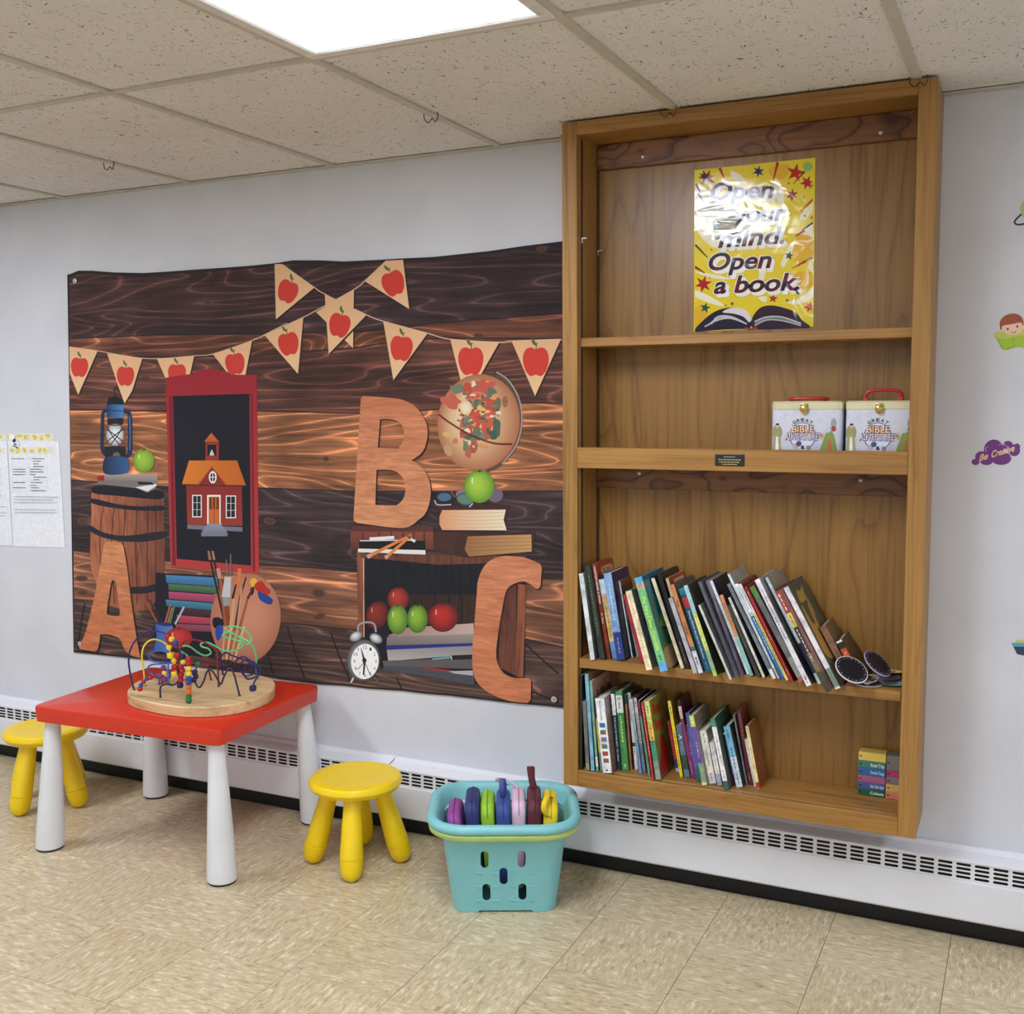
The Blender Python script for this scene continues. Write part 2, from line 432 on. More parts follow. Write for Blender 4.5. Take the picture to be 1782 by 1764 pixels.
# ================================================================== BASEBOARD HEATER
HM = paint('heater_enamel', (226,227,232), .38, var=.03, scale=6)
HDARK = paint('heater_slot_shade', (18,18,20), .7)  # near-black, stands in for the shade inside the heater
PITCH_X = .0453
def heater(xa, xb, label, joint=False):
    t = thing('baseboard_heater', label, 'heater', ((xa+xb)/2, -.035, .064), group=None)
    yf = -.066
    # cap: a folded sheet sloping from the wall to the front lip
    prof = [(-.0005,.250),(-.010,.250),(-.022,.2405),(-.060,.2345),(-.0685,.232),(-.0695,.2275),(-.0665,.2275),(-.0645,.2305),(-.022,.2365),(-.0005,.243)]
    MB().loft([[Vector((x,y,z)) for y,z in prof] for x in (xa+.001, xb-.001)]).build('top_cover', HM, t)
    if joint:
        MB().loft([[Vector((x,y-.0012,z+.0014)) for y,z in prof[:6]] + [Vector((x,-.0002,.2515))] for x in (xb-.034, xb+.006)]).build('joint_cover', HM, t)
    prof = [(-.064,.176),(-.0695,.175),(-.071,.172),(-.071,.071),(-.068,.066),(-.054,.064),(-.054,.067),(-.0655,.069),(-.068,.073),(-.068,.171)]
    MB().loft([[Vector((x,y,z)) for y,z in prof] for x in (xa+.001, xb-.001)]).build('front_panel', HM, t)
    # grille with real slots, 4 rows
    g = MB(); z0, z1 = .176, .2275; y = yf
    ncol = int((xb-xa-.02)/PITCH_X); xo = .7106 + math.ceil((xa+.01-.7106)/PITCH_X)*PITCH_X
    rows = [.1815+.0115*k for k in range(4)]; hh = .0072
    def q(x0,x1,za,zb): g._add([(x0,y,za),(x1,y,za),(x1,y,zb),(x0,y,zb)], [(0,1,2,3)], (255,255,255))
    q(xa+.001, xo, z0, z1)
    k = 0
    while xo+(k+1)*PITCH_X < xb-.001:
        a = xo+k*PITCH_X; b = a+PITCH_X; sx0, sx1 = a+.0045, b-.0045
        q(a, sx0, z0, z1); q(sx1, b, z0, z1)
        zz = z0
        for rz in rows:
            q(sx0, sx1, zz, rz); zz = rz+hh
            c = .0025
            g._add([(sx0,y,rz),(sx0+c,y,rz),(sx0,y,rz+c)], [(0,1,2)], (255,)*3); g._add([(sx1,y,rz),(sx1-c,y,rz),(sx1,y,rz+c)], [(0,2,1)], (255,)*3)
            g._add([(sx0,y,zz),(sx0+c,y,zz),(sx0,y,zz-c)], [(0,2,1)], (255,)*3); g._add([(sx1,y,zz),(sx1-c,y,zz),(sx1,y,zz-c)], [(0,1,2)], (255,)*3)
        q(sx0, sx1, zz, z1); k += 1
    q(xo+k*PITCH_X, xb-.001, z0, z1)
    go = g.build('grille', HM, t)
    md = go.modifiers.new('thickness', 'SOLIDIFY'); md.thickness = .0014; md.offset = 0
    MB().box((xa+.004, -.058, .09), (xb-.004, -.014, .226)).build('slot_shade_block', HDARK, t)  # plain dark block added so the grille slots read as deep shade
    return t
heater(X0R+.02, -.70, 'long white baseboard heater with slotted grille running behind the red table', True)
heater(-.698, X1R-.02, 'white baseboard heater with slotted grille running below the bookcase')

# ================================================================== BOOKCASE
BW, BZ0, BZ1, BD = .985, .3165, H-.0045, .19
SH3, BOT = .701, .368
bc = thing('bookcase', 'tall honey oak bookcase mounted on the wall up to the ceiling', 'bookcase', (BW/2, -BD/2, BZ0))
OV = oak('oak_upright', (162,120,60), 2, cs=(.6,14,9)); OH = oak('oak_rail', (160,116,56), 0, cs=(.8,14,9))
OVEN = oak('oak_veneer', (146,107,50), 2, fine=.9, cath=.6, rough=.33, cs=(.8,4.2,9)); ODARK = oak('oak_cleat', (128,84,46), 0, fine=.6, cath=1.0, cs=(4.5,8,8), line=((.26,.18,.13), .2))
SW = .045
def bb(name, lo, hi, mat, par=bc, bev=.0012): return MB().box(lo, hi, bev=bev, seg=1).build(name, mat, par)
bb('stile', (0, -BD, BZ0), (SW, -BD+.019, BZ1), OV); bb('stile', (BW-SW, -BD, BZ0), (BW, -BD+.019, BZ1), OV)
bb('side_panel', (.001, -BD+.0195, BZ0+.001), (SW+.001, -.001, BZ1-.001), OV); bb('side_panel', (BW-.022, -BD+.0195, BZ0+.001), (BW-.001, -.001, BZ1-.001), OV)
bb('top_rail', (SW+.0005, -BD, 2.186), (BW-SW-.0005, -BD+.019, BZ1), OH)
bb('middle_rail', (SW+.0005, -BD-.001, 1.2575), (BW-SW-.0005, -BD+.019, 1.3165), OH)
bb('bottom_rail', (SW+.0005, -BD, BZ0), (BW-SW-.0005, -BD+.019, BOT-.002), OH)
bb('back_panel', (SW+.0015, -.0195, BZ0+.02), (BW-.0225, -.0045, BZ1-.02), OVEN)
bb('top_panel', (SW+.0015, -BD+.0195, 2.188), (BW-.0225, -.020, 2.207), OH)
bb('shelf', (SW+.0025, -BD+.022, 1.602), (BW-.0235, -.0205, 1.627), OH)
bb('shelf', (SW+.0015, -BD+.0195, 1.282), (BW-.0225, -.0205, 1.302), OH)
bb('shelf', (SW+.0025, -BD+.006, .673), (BW-SW-.002, -.0205, SH3), OH)
bb('bottom_panel', (SW+.0015, -BD+.0195, BOT-.02), (BW-.0225, -.0205, BOT), OH)
bb('cleat', (SW+.002, -.038, 2.117), (BW-.023, -.0197, 2.187), ODARK); bb('cleat', (SW+.002, -.038, 1.19), (BW-.023, -.0197, 1.281), ODARK)
SCREW = paint('screw_steel', (190,190,186), .3, .9)
for px in ((1118,272),(1533,230),(1112,823),(1498,835)):
    p = onY(px[0], px[1], -.038)
    s = MB(); rot = Matrix.Rotation(R(90), 3, 'X')
    s.lathe([(.0062,0),(.0062,.001),(.004,.0028),(.0006,.0032)], p, 16, mat=rot); s.box((p.x-.004, p.y-.0036, p.z-.0005), (p.x+.004, p.y-.0028, p.z+.0005))
    s.build('screw', SCREW, bc, smooth=True)
STD = paint('shelf_standard', (74,52,32), .5, .2); SLOT = paint('standard_slot', (24,18,14), .8)
for yy in (-BD+.030, -.034):
    st = MB().box((SW+.0012, yy-.006, BZ0+.06), (SW+.0034, yy+.006, 2.18)).build('shelf_standard', STD, bc)
    sl = MB(); z = BZ0+.08
    while z < 2.17:
        sl.box((SW+.0034, yy-.002, z), (SW+.0038, yy+.002, z+.008)); z += .025
    sl.build('slots', SLOT, st)
for yy, z in ((-BD+.030, 1.905), (-.034, 1.885)):
    MB().box((SW+.0036, yy-.004, z), (SW+.018, yy+.004, z+.003)).box((SW+.0036, yy-.004, z-.012), (SW+.006, yy+.004, z)).build('shelf_clip', SCREW, bc)
# engraved plate on the middle rail (lettering too fine to read in full)
pl = MB().box((.4475, -BD-.0035, 1.272), (.527, -BD-.0012, 1.304), bev=.0015).build('name_plate', paint('plate_black', (30,27,25), .35), bc)
lm = MB()
for z, w_ in ((1.2965,.015),(1.289,.03),(1.2825,.028),(1.2765,.02)):
    x = .487-w_
    while x < .487+w_:
        ww = random.uniform(.004,.008); lm.box((x, -BD-.0038, z-.0012), (min(x+ww,.487+w_), -BD-.0035, z+.0012)); x += ww+.0018
lm.build('engraving', paint('plate_gold', (196,176,120), .4), bc)
# ================================================================== PRINTED BACKDROP ON THE WALL
YT = -.006
cA = (0, 400, 500/1764); cB = (440, 400, 560/1782); cC = (90, 880, 450/1782); cD = (540, 800, 460/1764); cP = (0, 0, 1)
def cr(c, p): return (c[0]+p[0]*c[2], c[1]+p[1]*c[2]) + tuple(p[2:])
class Print:
    """flat print: every added patch lies a hair in front of the one before"""
    def __init__(s, y, step=.00002, k=.35): s.mb = MB(); s.y = YT-.0008+(y-YT+.0008)*k if k else y; s.step = step; s.clip = None
    def _w(s, c, p):
        if s.clip: p = (min(max(p[0], s.clip[0]), s.clip[1]), p[1])
        q = cr(c, p); return onY(q[0], q[1], s.y)
    def add(s, c, pts, col, holes=(), g=None, sm=0):
        if sm: pts = [tuple(p) for p in smooth_path([Vector((p[0],p[1])) for p in pts], sm, True)]
        P = [s._w(c, p) for p in pts]; Hs = [[s._w(c, p) for p in h] for h in holes]
        if g:
            k = 0 if g == 'h' else 2
            al = P + [q for h in Hs for q in h]; lo = min(p[k] for p in al); hi = max(p[k] for p in al)
            c0, c1 = col; cc = lambda p: mixc(c0, c1, ((p[k]-lo)/(hi-lo+1e-9)) if k == 0 else (1-(p[k]-lo)/(hi-lo+1e-9)))
            s.mb.poly([P]+Hs, cc)
        else: s.mb.poly([P]+Hs, col)
        s.y -= s.step; return s
    def ell(s, c, cen, rx, ry, col, rot=0, g=None, n=28, hl=None):
        """ellipse; col=(centre, edge) with g='r', highlight point hl in unit coords"""
        ca, sa = math.cos(R(rot)), math.sin(R(rot))
        pt = lambda a, k: (cen[0]+(rx*math.cos(a)*ca-ry*math.sin(a)*sa)*k, cen[1]+(rx*math.cos(a)*sa+ry*math.sin(a)*ca)*k)
        if g == 'r':
            hx, hy = hl or (0,0); vs = []; cs = []; fs = []; rings = 6
            for k in range(rings+1):
                t = k/rings
                for i in range(n):
                    e = pt(2*math.pi*i/n, t); q = (e[0]+hx*rx*(1-t), e[1]+hy*ry*(1-t))
                    vs.append(s._w(c, q)); cs.append(mixc(col[0], col[1], t*t))
            for k in range(rings):
                for i in range(n): j = (i+1)%n; fs.append((k*n+i, k*n+j, (k+1)*n+j, (k+1)*n+i))
            s.mb._add(vs, fs, cs); s.y -= s.step; return s
        return s.add(c, [pt(2*math.pi*i/n, 1) for i in range(n)], col)
    def line(s, c, pts, w, col, sm=4, w1=None):
        P = [Vector((p[0],p[1])) for p in pts]
        if sm and len(P) > 2: P = smooth_path(P, sm)
        A, B = [], []
        for i, p in enumerate(P):
            d = (P[min(len(P)-1,i+1)]-P[max(0,i-1)]); d = d.normalized() if d.length > 1e-9 else Vector((1,0)); nn = Vector((-d.y, d.x))
            ww = w if w1 is None else w + (w1-w)*i/(len(P)-1)
            A.append(p+nn*ww/2); B.append(p-nn*ww/2)
        vs = [s._w(c, q) for q in A] + [s._w(c, q) for q in B]; n = len(A)
        s.mb._add(vs, [(i, i+1, n+i+1, n+i) for i in range(n-1)], col); s.y -= s.step; return s
    def rect(s, c, x0, y0, x1, y1, col, g=None): return s.add(c, [(x0,y0),(x1,y0),(x1,y1),(x0,y1)], col, g=g)
    def text(s, c, body, BL, BR, cap, col, shear=0, off=0):
        a, b = s._w(c, BL), s._w(c, BR); u = s._w(c, (BL[0], BL[1]-cap)) - a
        s.mb.text(body, a, b, Vector((0, 0, u.length)), col, shear, off); s.y -= s.step; return s
    def build(s, name, mat, par): return s.mb.build(name, mat, par)
def apple(pr, c, cen, r, col=(205,62,50), leaf=(92,104,56), rot=0, hl=None):
    sh = [(0,-.86),(.35,-.98),(.75,-.88),(1,-.45),(1,.1),(.78,.7),(.45,1.02),(.15,.98),(0,.92),(-.15,.98),(-.45,1.02),(-.78,.7),(-1,.1),(-1,-.45),(-.75,-.88),(-.35,-.98)]
    ca, sa = math.cos(R(rot)), math.sin(R(rot))
    T = lambda x, y: (cen[0]+r*(x*ca-y*sa), cen[1]+r*(x*sa+y*ca)*1.12)
    pr.add(c, [T(x,y) for x,y in sh], col, sm=3)
    pr.line(c, [T(.02,-.84), T(.05,-1.15), T(.12,-1.35)], r*.09, leaf)
    pr.add(c, [T(.06,-1.12), T(-.1,-1.5), T(-.34,-1.66), T(-.3,-1.34), T(-.14,-1.16)], leaf, sm=3)

PR = colour_mat('cloth_print', .85, 'fabric'); PW = colour_mat('cloth_print_boards', .85, 'wood')
PL = colour_mat('cloth_print_letters', .85, 'ply'); PS = colour_mat('cloth_print_staves', .85, 'stave')
top = [(117,478),(124,476),(136,471),(160,471),(200,474),(250,475),(300,472),(340,469),(400,465),(440,462),(478,458),(509,453),(560,453),(597,455),(660,452),(692,450),(755,447),(850,437),(911,428),(977,418)]
bot = [(976,1231),(950,1228),(925,1226),(880,1222),(830,1216),(780,1210),(740,1207),(700,1202),(640,1198),(600,1193),(550,1190),(490,1182),(430,1172),(350,1161),(288,1152),(220,1144),(160,1138),(128,1135)]
XR = .004                       # the cloth runs on behind the bookcase edge
tp = thing('fabric_backdrop', 'printed fabric backdrop of dark barn boards with school things and letters A B C', 'wall hanging', (-1.08, -.004, .47))
def toY(q): return onY(q[0], q[1], YT)
edge_r = [Vector((-.0015, YT, toY((977,418)).z)), Vector((-.0015, YT, toY((976,1231)).z))]
ol = [toY(p) for p in top[:-1]] + [edge_r[0]] + [edge_r[1]] + [toY(p) for p in bot[1:]]
cl = MB()
cl.poly([ol], (40,32,34)); n = len(ol)
back = [p + Vector((0, .004, 0)) for p in ol]
cl._add(ol+back, [(i, (i+1)%n, n+(i+1)%n, n+i) for i in range(n)], (200,198,196))
cl.build('cloth', PR, tp)
# barn boards
b1 = [(122,590),(270,584),(440,582),(620,579),(705,571),(755,563),(880,554),(977,545)]
b2 = [(121,622),(270,622),(440,620),(620,606),(705,592),(800,589),(977,592)]
b3 = [(122,713),(289,717),(450,716),(625,720),(750,714),(900,702),(977,703)]
b4 = [(124,836),(200,842),(289,848),(454,850),(616,856),(754,856),(977,854)]
b5 = [(128,958),(287,976),(451,984),(540,988),(618,996),(915,1006),(977,1006)]
b6 = [(129,1044),(280,1062),(494,1085),(540,1089),(618,1097),(913,1113),(977,1131)]
def clampx(P): 
    out = []
    for p in P:
        q = toY(p)
        if q.x > -.003 or p[0] >= 975: q.x = -.003
        out.append(q)
    return out
def board(up, lo, col, gap=2.2):
    lo2 = [(p[0], p[1]-gap) for p in lo]
    P = clampx(up) + list(reversed(clampx(lo2)))
    mb = MB(); mb.poly([[q+Vector((0,-.0004,0)) for q in P]], col); mb.build('printed_board', PW, tp)
tin = [(p[0]+ (4 if p[0] < 140 else 0), p[1]+5) for p in top]
board(tin, b1, lambda p: mixc((78,52,50), (64,48,52), min(1, max(0, (p.x+1.9)/1.9))))
board(b1, b2, (120,74,56)); board(b2, b3, (104,66,56)); board(b3, b4, (170,112,76)); board(b4, b5, (66,52,54)); board(b5, b6, (142,96,72))
board(b6, [(p[0], p[1]-3) for p in reversed(bot)], (84,64,58), 1)
Y1 = YT-.0008
# gaps between the printed floorboards and knots in the boards
for pts in ([(500,1090),(512,1130),(530,1180)],[(575,1098),(590,1140),(612,1190)],[(690,1180),(700,1200)],[(905,1112),(935,1140),(972,1172)],[(880,1190),(930,1205),(972,1222)],[(148,1050),(140,1090),(136,1130)],[(455,1080),(462,1120),(475,1172)]):
    q = Print(Y1-.0001); q.line(cP, pts, 2.6, (26,20,22)); q.build('printed_board_gap', PR, tp)
def knot(c, cen, r, asp=1.0, rot=0):
    q = Print(Y1-.0002)
    for k, col in ((1.0,(92,60,48)),(.82,(120,78,60)),(.74,(66,44,40)),(.55,(112,72,56)),(.46,(58,38,34)),(.2,(104,66,52))): q.ell(c, cen, r*k, r*asp*k, col, rot, n=20)
    q.build('printed_knot', PR, tp)
for a in ((cD,(55,890),48,.6,10),(cD,(60,1045),44,.5,-20),(cC,(1500,105),42,.6,10),(cC,(1480,330),46,.5,30),(cB,(1600,105),30,.6,0),(cA,(890,915),40,.45,0),(cC,(205,500),44,.5,0),(cC,(215,105),40,.6,0),(cB,(405,1268),18,.8,0),(cB,(1250,585),30,.5,0),(cA,(1270,440),30,.6,30),(cC,(215,600),36,.5,0)): knot(*a)
# bunting
def pennant(c, pts, ap=None, r=0, rot=0, lvl=0):
    p = Print(Y1-.0009-lvl*.0002)
    sh = [(x+7, y+7) for x, y in pts]; p.add(c, sh, (44,30,30)); p.add(c, pts, ((226,178,134),(232,192,148)), g='v')
    if ap: apple(p, c, ap, r, rot=rot)
    p.build('printed_pennant', PR, tp)
st = Print(Y1-.0006)
st.line(cA, [(425,718),(600,742),(800,778),(960,790),(1200,772),(1310,760),(1550,678),(1620,645),(1764,572)], 5, (206,180,150))
st.line(cB, [(0,608),(65,583),(280,483),(352,445),(560,330),(622,280),(740,170)], 6, (206,180,150))
st.line(cB, [(160,190),(340,318),(398,355),(630,470),(722,505),(968,572),(1093,605),(1365,622),(1433,615),(1706,605)], 6, (206,180,150))
st.build('printed_string', PR, tp)
pennant(cA, [(425,718),(600,742),(480,1012),(428,880)], (488,842), 52, 4)
pennant(cA, [(657,757),(875,787),(845,880),(812,985),(765,1065),(735,985),(700,880)], (770,897), 52, 3)
pennant(cA, [(963,790),(1193,772),(1165,893),(1140,905),(1015,908)], (1087,884), 54)
pennant(cA, [(1307,762),(1548,680),(1507,890),(1440,888),(1390,870)], (1443,822), 58, -8)
pennant(cB, [(65,583),(280,483),(250,797)], (198,630), 55, -12)
pennant(cB, [(120,190),(155,188),(340,320),(128,495)], (193,340), 54, 22)
pennant(cB, [(350,455),(560,330),(555,655)])
pennant(cB, [(398,355),(630,470),(420,687)], (480,527), 57, 14, 2)
pennant(cB, [(622,285),(740,170),(832,165),(866,438)], (778,295), 60, -20)
pennant(cB, [(722,505),(968,572),(778,832)], (823,655), 60, 6)
pennant(cB, [(1093,605),(1365,622),(1255,815),(1150,830)], (1207,725), 68)
pennant(cB, [(1433,615),(1706,605),(1563,920)], (1567,728), 70)
# chalkboard with schoolhouse
p = Print(Y1-.0016)
p.add(cP, [(288,657),(329,651),(349,644),(366,641),(383,644),(402,652),(447,652),(451,998),(297,986)], ((152,34,46),(176,58,58)), g='v')
p.add(cP, [(294,690),(300,688),(306,984),(300,984)], (120,26,38)); p.add(cP, [(436,685),(440,685),(444,994),(440,994)], (120,26,38))
p.add(cP, [(301,689),(434,685),(437,984),(307.5,972)], (17,19,32))
p.build('printed_chalkboard', PR, tp)
p = Print(Y1-.0030)
p.rect(cA, 1262,1305, 1343,1445, (150,52,40)); p.rect(cA, 1272,1318, 1328,1386, (20,18,24))
p.add(cA, [(1300,1345),(1312,1372),(1316,1384),(1286,1384),(1290,1370)], (214,206,190))
p.add(cA, [(1297,1245),(1348,1303),(1252,1301)], ((206,104,44),(176,84,40)), g='v')
p.add(cA, [(1160,1415),(1455,1415),(1510,1568),(1117,1560)], ((214,124,40),(190,96,34)), g='h')
p.add(cP, [(324,844),(421,846),(422,915),(326,913)], ((134,42,34),(150,56,46)), g='v')
p.add(cA, [(1300,1455),(1390,1564),(1216,1562)], (134,40,36)); p.line(cA, [(1216,1562),(1300,1453),(1390,1564)], 9, (176,92,36), 0)
p.ell(cA, (1306,1518), 24, 38, (238,236,230)); p.ell(cA, (1306,1518), 16, 28, (40,36,40)); p.line(cA, [(1306,1486),(1306,1550)], 5, (238,236,230), 0); p.line(cA, [(1286,1518),(1326,1518)], 5, (238,236,230), 0)
for x0, x1, y0, y1 in ((334.5,351,861,900),(393,410.5,862,901.5)):
    p.rect(cP, x0,y0,x1,y1, (240,240,240))
    for i in (0,1):
        for j in (0,1,2):
            w, h = (x1-x0-4)/2, (y1-y0-5)/3
            p.rect(cP, x0+1.6+i*(w+.8), y0+1.8+j*(h+.7), x0+1.6+i*(w+.8)+w, y0+1.8+j*(h+.7)+h, (28,34,40))
p.rect(cP, 360.5,861,384,911, (238,236,232)); p.rect(cP, 363,864,382,911, (196,104,40))
for i in range(3): p.rect(cP, 364.5+i*6,865.5, 368.5+i*6,886, (96,52,30))
p.line(cP, [(372.5,887),(373,911)], 1.2, (140,70,30), 0)
p.add(cP, [(326,913),(422,917),(422,925),(326,920)], (112,116,128))
for i, (a, b, y0, y1) in enumerate(((360,386,911,917),(356,390,916,922),(352,394,921,927),(350,396,926,933))): p.rect(cP, a, y0, b, y1, (142-i*8,146-i*8,162-i*6))
p.build('printed_schoolhouse', PR, tp)
# barrel
p = Print(Y1-.0012)
p.add(cP, [(165,848),(222,842),(280,852),(285,900),(287,955),(286,1000),(278,1032),(268,1058),(225,1062),(182,1048),(168,1015),(158,985),(157,945),(159,890)], ((176,108,76),(112,66,50)), g='h', sm=3)
for x in (180,199,219,239,258,272): p.line(cP, [(x,878),(x-4+(x-220)*.06,950),(x+(x-220)*-.02,1050)], 1.5, (58,34,30))
p.build('printed_barrel', PS, tp)
p = Print(Y1-.0021)
p.add(cP, [(165,846),(222,842),(280,854),(281,868),(240,866),(200,862),(163,858)], (22,22,32), sm=3)
p.add(cP, [(161,867),(200,876),(240,881),(283,880),(283,888),(240,888),(200,884),(161,876)], (30,28,36), sm=3)
p.add(cP, [(157,914),(180,926),(220,932),(286,924),(286,936),(240,943),(190,938),(158,925)], (34,33,42), sm=3)
p.add(cP, [(225,1022),(255,1020),(283,1012),(282,1024),(255,1032),(228,1032)], (34,33,42), sm=3)
p.build('printed_barrel_hoops', PR, tp)
# lantern, green apple and books on the barrel
p = Print(Y1-.0027)
p.add(cA, [(595,1515),(640,1508),(960,1560),(955,1590),(905,1612),(840,1585),(600,1560)], (122,112,110)); p.add(cA, [(595,1512),(640,1505),(640,1540),(600,1540)], (150,40,36))
p.add(cA, [(640,1495),(965,1500),(968,1560),(840,1540),(640,1535)], ((168,156,146),(120,110,106)), g='v'); p.add(cA, [(830,1580),(960,1558),(962,1570),(905,1606)], (226,222,220))
p.add(cA, [(845,1545),(930,1548),(945,1565),(850,1562)], (30,28,40))
p.build('printed_barrel_books', PR, tp)
p = Print(Y1-.0034)
p.line(cA, [(655,1112),(632,1125),(628,1220),(628,1350),(665,1390)], 20, (22,44,78)); p.line(cA, [(755,1112),(792,1128),(798,1230),(795,1370),(765,1392)], 26, (22,46,82))
p.line(cA, [(795,1140),(799,1240),(797,1350)], 7, (70,110,160))
p.add(cA, [(668,1030),(705,1022),(755,1042),(757,1075),(655,1072)], (20,24,30)); p.add(cA, [(655,1070),(757,1072),(760,1155),(655,1150)], ((24,52,92),(74,130,186)), g='h')
p.line(cA, [(655,1108),(758,1112)], 5, (22,40,70), 0); p.line(cA, [(716,1030),(700,985),(712,962),(730,985),(745,1030)], 5, (30,26,28))
p.rect(cA, 660,1155,755,1190, (24,26,32))
p.ell(cA, (706,1258), 54, 68, ((240,240,240),(150,152,156)), g='r')
for a in ([(656,1225),(700,1255),(756,1300)],[(756,1225),(710,1255),(656,1300)],[(660,1210),(690,1265),(735,1320)],[(752,1210),(720,1265),(676,1320)],[(660,1190),(706,1200),(752,1190)]): p.line(cA, a, 6, (24,24,28))
p.add(cA, [(640,1330),(690,1325),(770,1330),(770,1400),(645,1400)], (26,30,38)); p.ell(cA, (715,1382), 22, 18, (120,96,80))
p.add(cA, [(648,1395),(772,1395),(790,1462),(780,1490),(715,1502),(650,1498),(632,1470)], ((24,40,68),(52,92,140)), g='h', sm=3)
p.build('printed_lantern', PR, tp)
def fruit(c, cen, rx, ry, inner, outer, rot=0, name='printed_apple', y=None):
    q = Print(Y1-.0044 if y is None else y); q.ell(c, cen, rx, ry, (inner, outer), rot, 'r', hl=(-.25,-.25))
    q.add(c, [(cen[0]-rx*.3,cen[1]-ry*.95),(cen[0],cen[1]-ry*.84),(cen[0]+rx*.3,cen[1]-ry*.95),(cen[0],cen[1]-ry*.93)], mixc(outer,(20,20,20),.4)); q.line(c, [(cen[0],cen[1]-ry*.86),(cen[0]+rx*.06,cen[1]-ry*1.02)], rx*.09, (50,34,24), 0)
    q.add(c, [(cen[0]-rx*.5,cen[1]-ry*.5),(cen[0]-rx*.4,cen[1]-ry*.55),(cen[0]-rx*.42,cen[1]-ry*.15),(cen[0]-rx*.52,cen[1]-ry*.2)], mixc(inner,(255,255,255),.5))
    return q.build(name, PR, tp)
fruit(cA, (883,1416), 66, 73, (160,196,66), (104,142,40))
# letters
def runs(L):
    """closed outline; points with a third entry are corners, the rest is rounded"""
    k0 = next((i for i, q in enumerate(L) if len(q) == 3), None)
    if k0 is None: return [tuple(q) for q in smooth_path([Vector(q[:2]) for q in L], 4, True)]
    L = L[k0:] + L[:k0] + [L[k0]]; out = []; run = [L[0]]
    for q in L[1:]:
        run.append(q)
        if len(q) == 3:
            out += [tuple(p_) for p_ in (smooth_path([Vector(r_[:2]) for r_ in run], 4)[:-1] if len(run) > 2 else [Vector(run[0][:2])])]; run = [q]
    return out
def letter(name, outer, holes, col, sm=0):
    outer = runs(outer); holes = [runs(h) for h in holes]
    p = Print(Y1-.0050)
    p.add(cP, [(x+2.2, y+2) for x, y in outer], (44,24,18), holes=[[(x+2.2, y+2) for x, y in h] for h in holes]); p.build(name+'_edge', PR, tp)
    p = Print(Y1-.0056); p.add(cP, outer, col, holes=holes, g='v'); p.build(name, PL, tp)
CC = lambda L: [cr(cC, q) for q in L]; BB_ = lambda L: [cr(cB, q) for q in L]; DD = lambda L: [cr(cD, q) for q in L]
letter('printed_letter', CC([(357,272,1),(375,250,1),(440,248),(480,256,1),(493,275,1),(520,430),(540,600),(562,760),(590,940),(612,1050,1),(560,1035),(530,1020),(500,985),(470,920),(410,890),(335,885,1),(322,970),(312,998,1),(297,1004,1),(198,988,1),(186,975,1),(192,945,1),(230,880),(290,640),(345,350)]),
       [CC([(420,512),(440,530),(455,620),(468,720),(460,758),(390,750),(380,720),(395,620),(408,540)])], ((206,142,96),(196,116,76)))
letter('printed_letter', BB_([(598,932,1),(610,919,1),(700,925),(820,938),(900,978),(952,1050),(968,1110),(960,1180),(935,1235),(880,1275,1),(935,1312),(972,1370),(985,1440),(978,1510),(955,1570)]) + DD([(722,400),(670,440),(600,455),(450,440),(312,421,1),(291,406,1),(288,385,1)]),
       [BB_([(705,1048,1),(770,1050),(820,1075),(838,1120),(832,1170),(805,1210,1),(692,1205,1)]), BB_([(685,1328,1),(770,1330),(825,1365),(845,1430),(832,1490),(795,1525,1),(678,1522,1)])], ((200,128,92),(206,146,104)))
letter('printed_letter', DD([(1220,660),(1290,642),(1370,644),(1440,655),(1532,692,1),(1545,715,1),(1537,838,1),(1525,859,1),(1508,860,1),(1440,815),(1370,822),(1310,870),(1280,1000),(1255,1150),(1240,1290),(1255,1370),(1300,1430),(1370,1455),(1457,1455,1),(1474,1472,1),(1470,1602,1),(1450,1622,1),(1330,1610),(1200,1560),(1110,1480),(1085,1400),(1080,1290),(1090,1150),(1110,900),(1120,800),(1160,710)]), [], ((208,138,100),(200,124,84)))
# globe
p = Print(Y1-.0032)
p.line(cB, [(1330,790),(1400,830),(1460,930),(1480,1060),(1450,1190),(1370,1290),(1290,1330)], 30, (92,72,62)); p.line(cB, [(1345,785),(1412,830),(1472,930),(1490,1060),(1460,1190),(1380,1295)], 8, (168,150,140)); p.line(cB, [(1330,830),(1345,775)], 12, (70,54,48), 0)
p.ell(cB, (1250,1065), 228, 268, ((232,206,160),(168,104,72)), 8, 'r', n=40, hl=(-.3,-.15))
rnd = random.Random(3)
def blob(c, cen, rx, ry, col, k=.25, rot=0):
    pts = []
    for i in range(12):
        a = 2*math.pi*i/12; q = 1+rnd.uniform(-k,k); x, y = rx*math.cos(a)*q, ry*math.sin(a)*q
        pts.append((cen[0]+x*math.cos(R(rot))-y*math.sin(R(rot)), cen[1]+x*math.sin(R(rot))+y*math.cos(R(rot))))
    p.add(c, pts, col, sm=3)
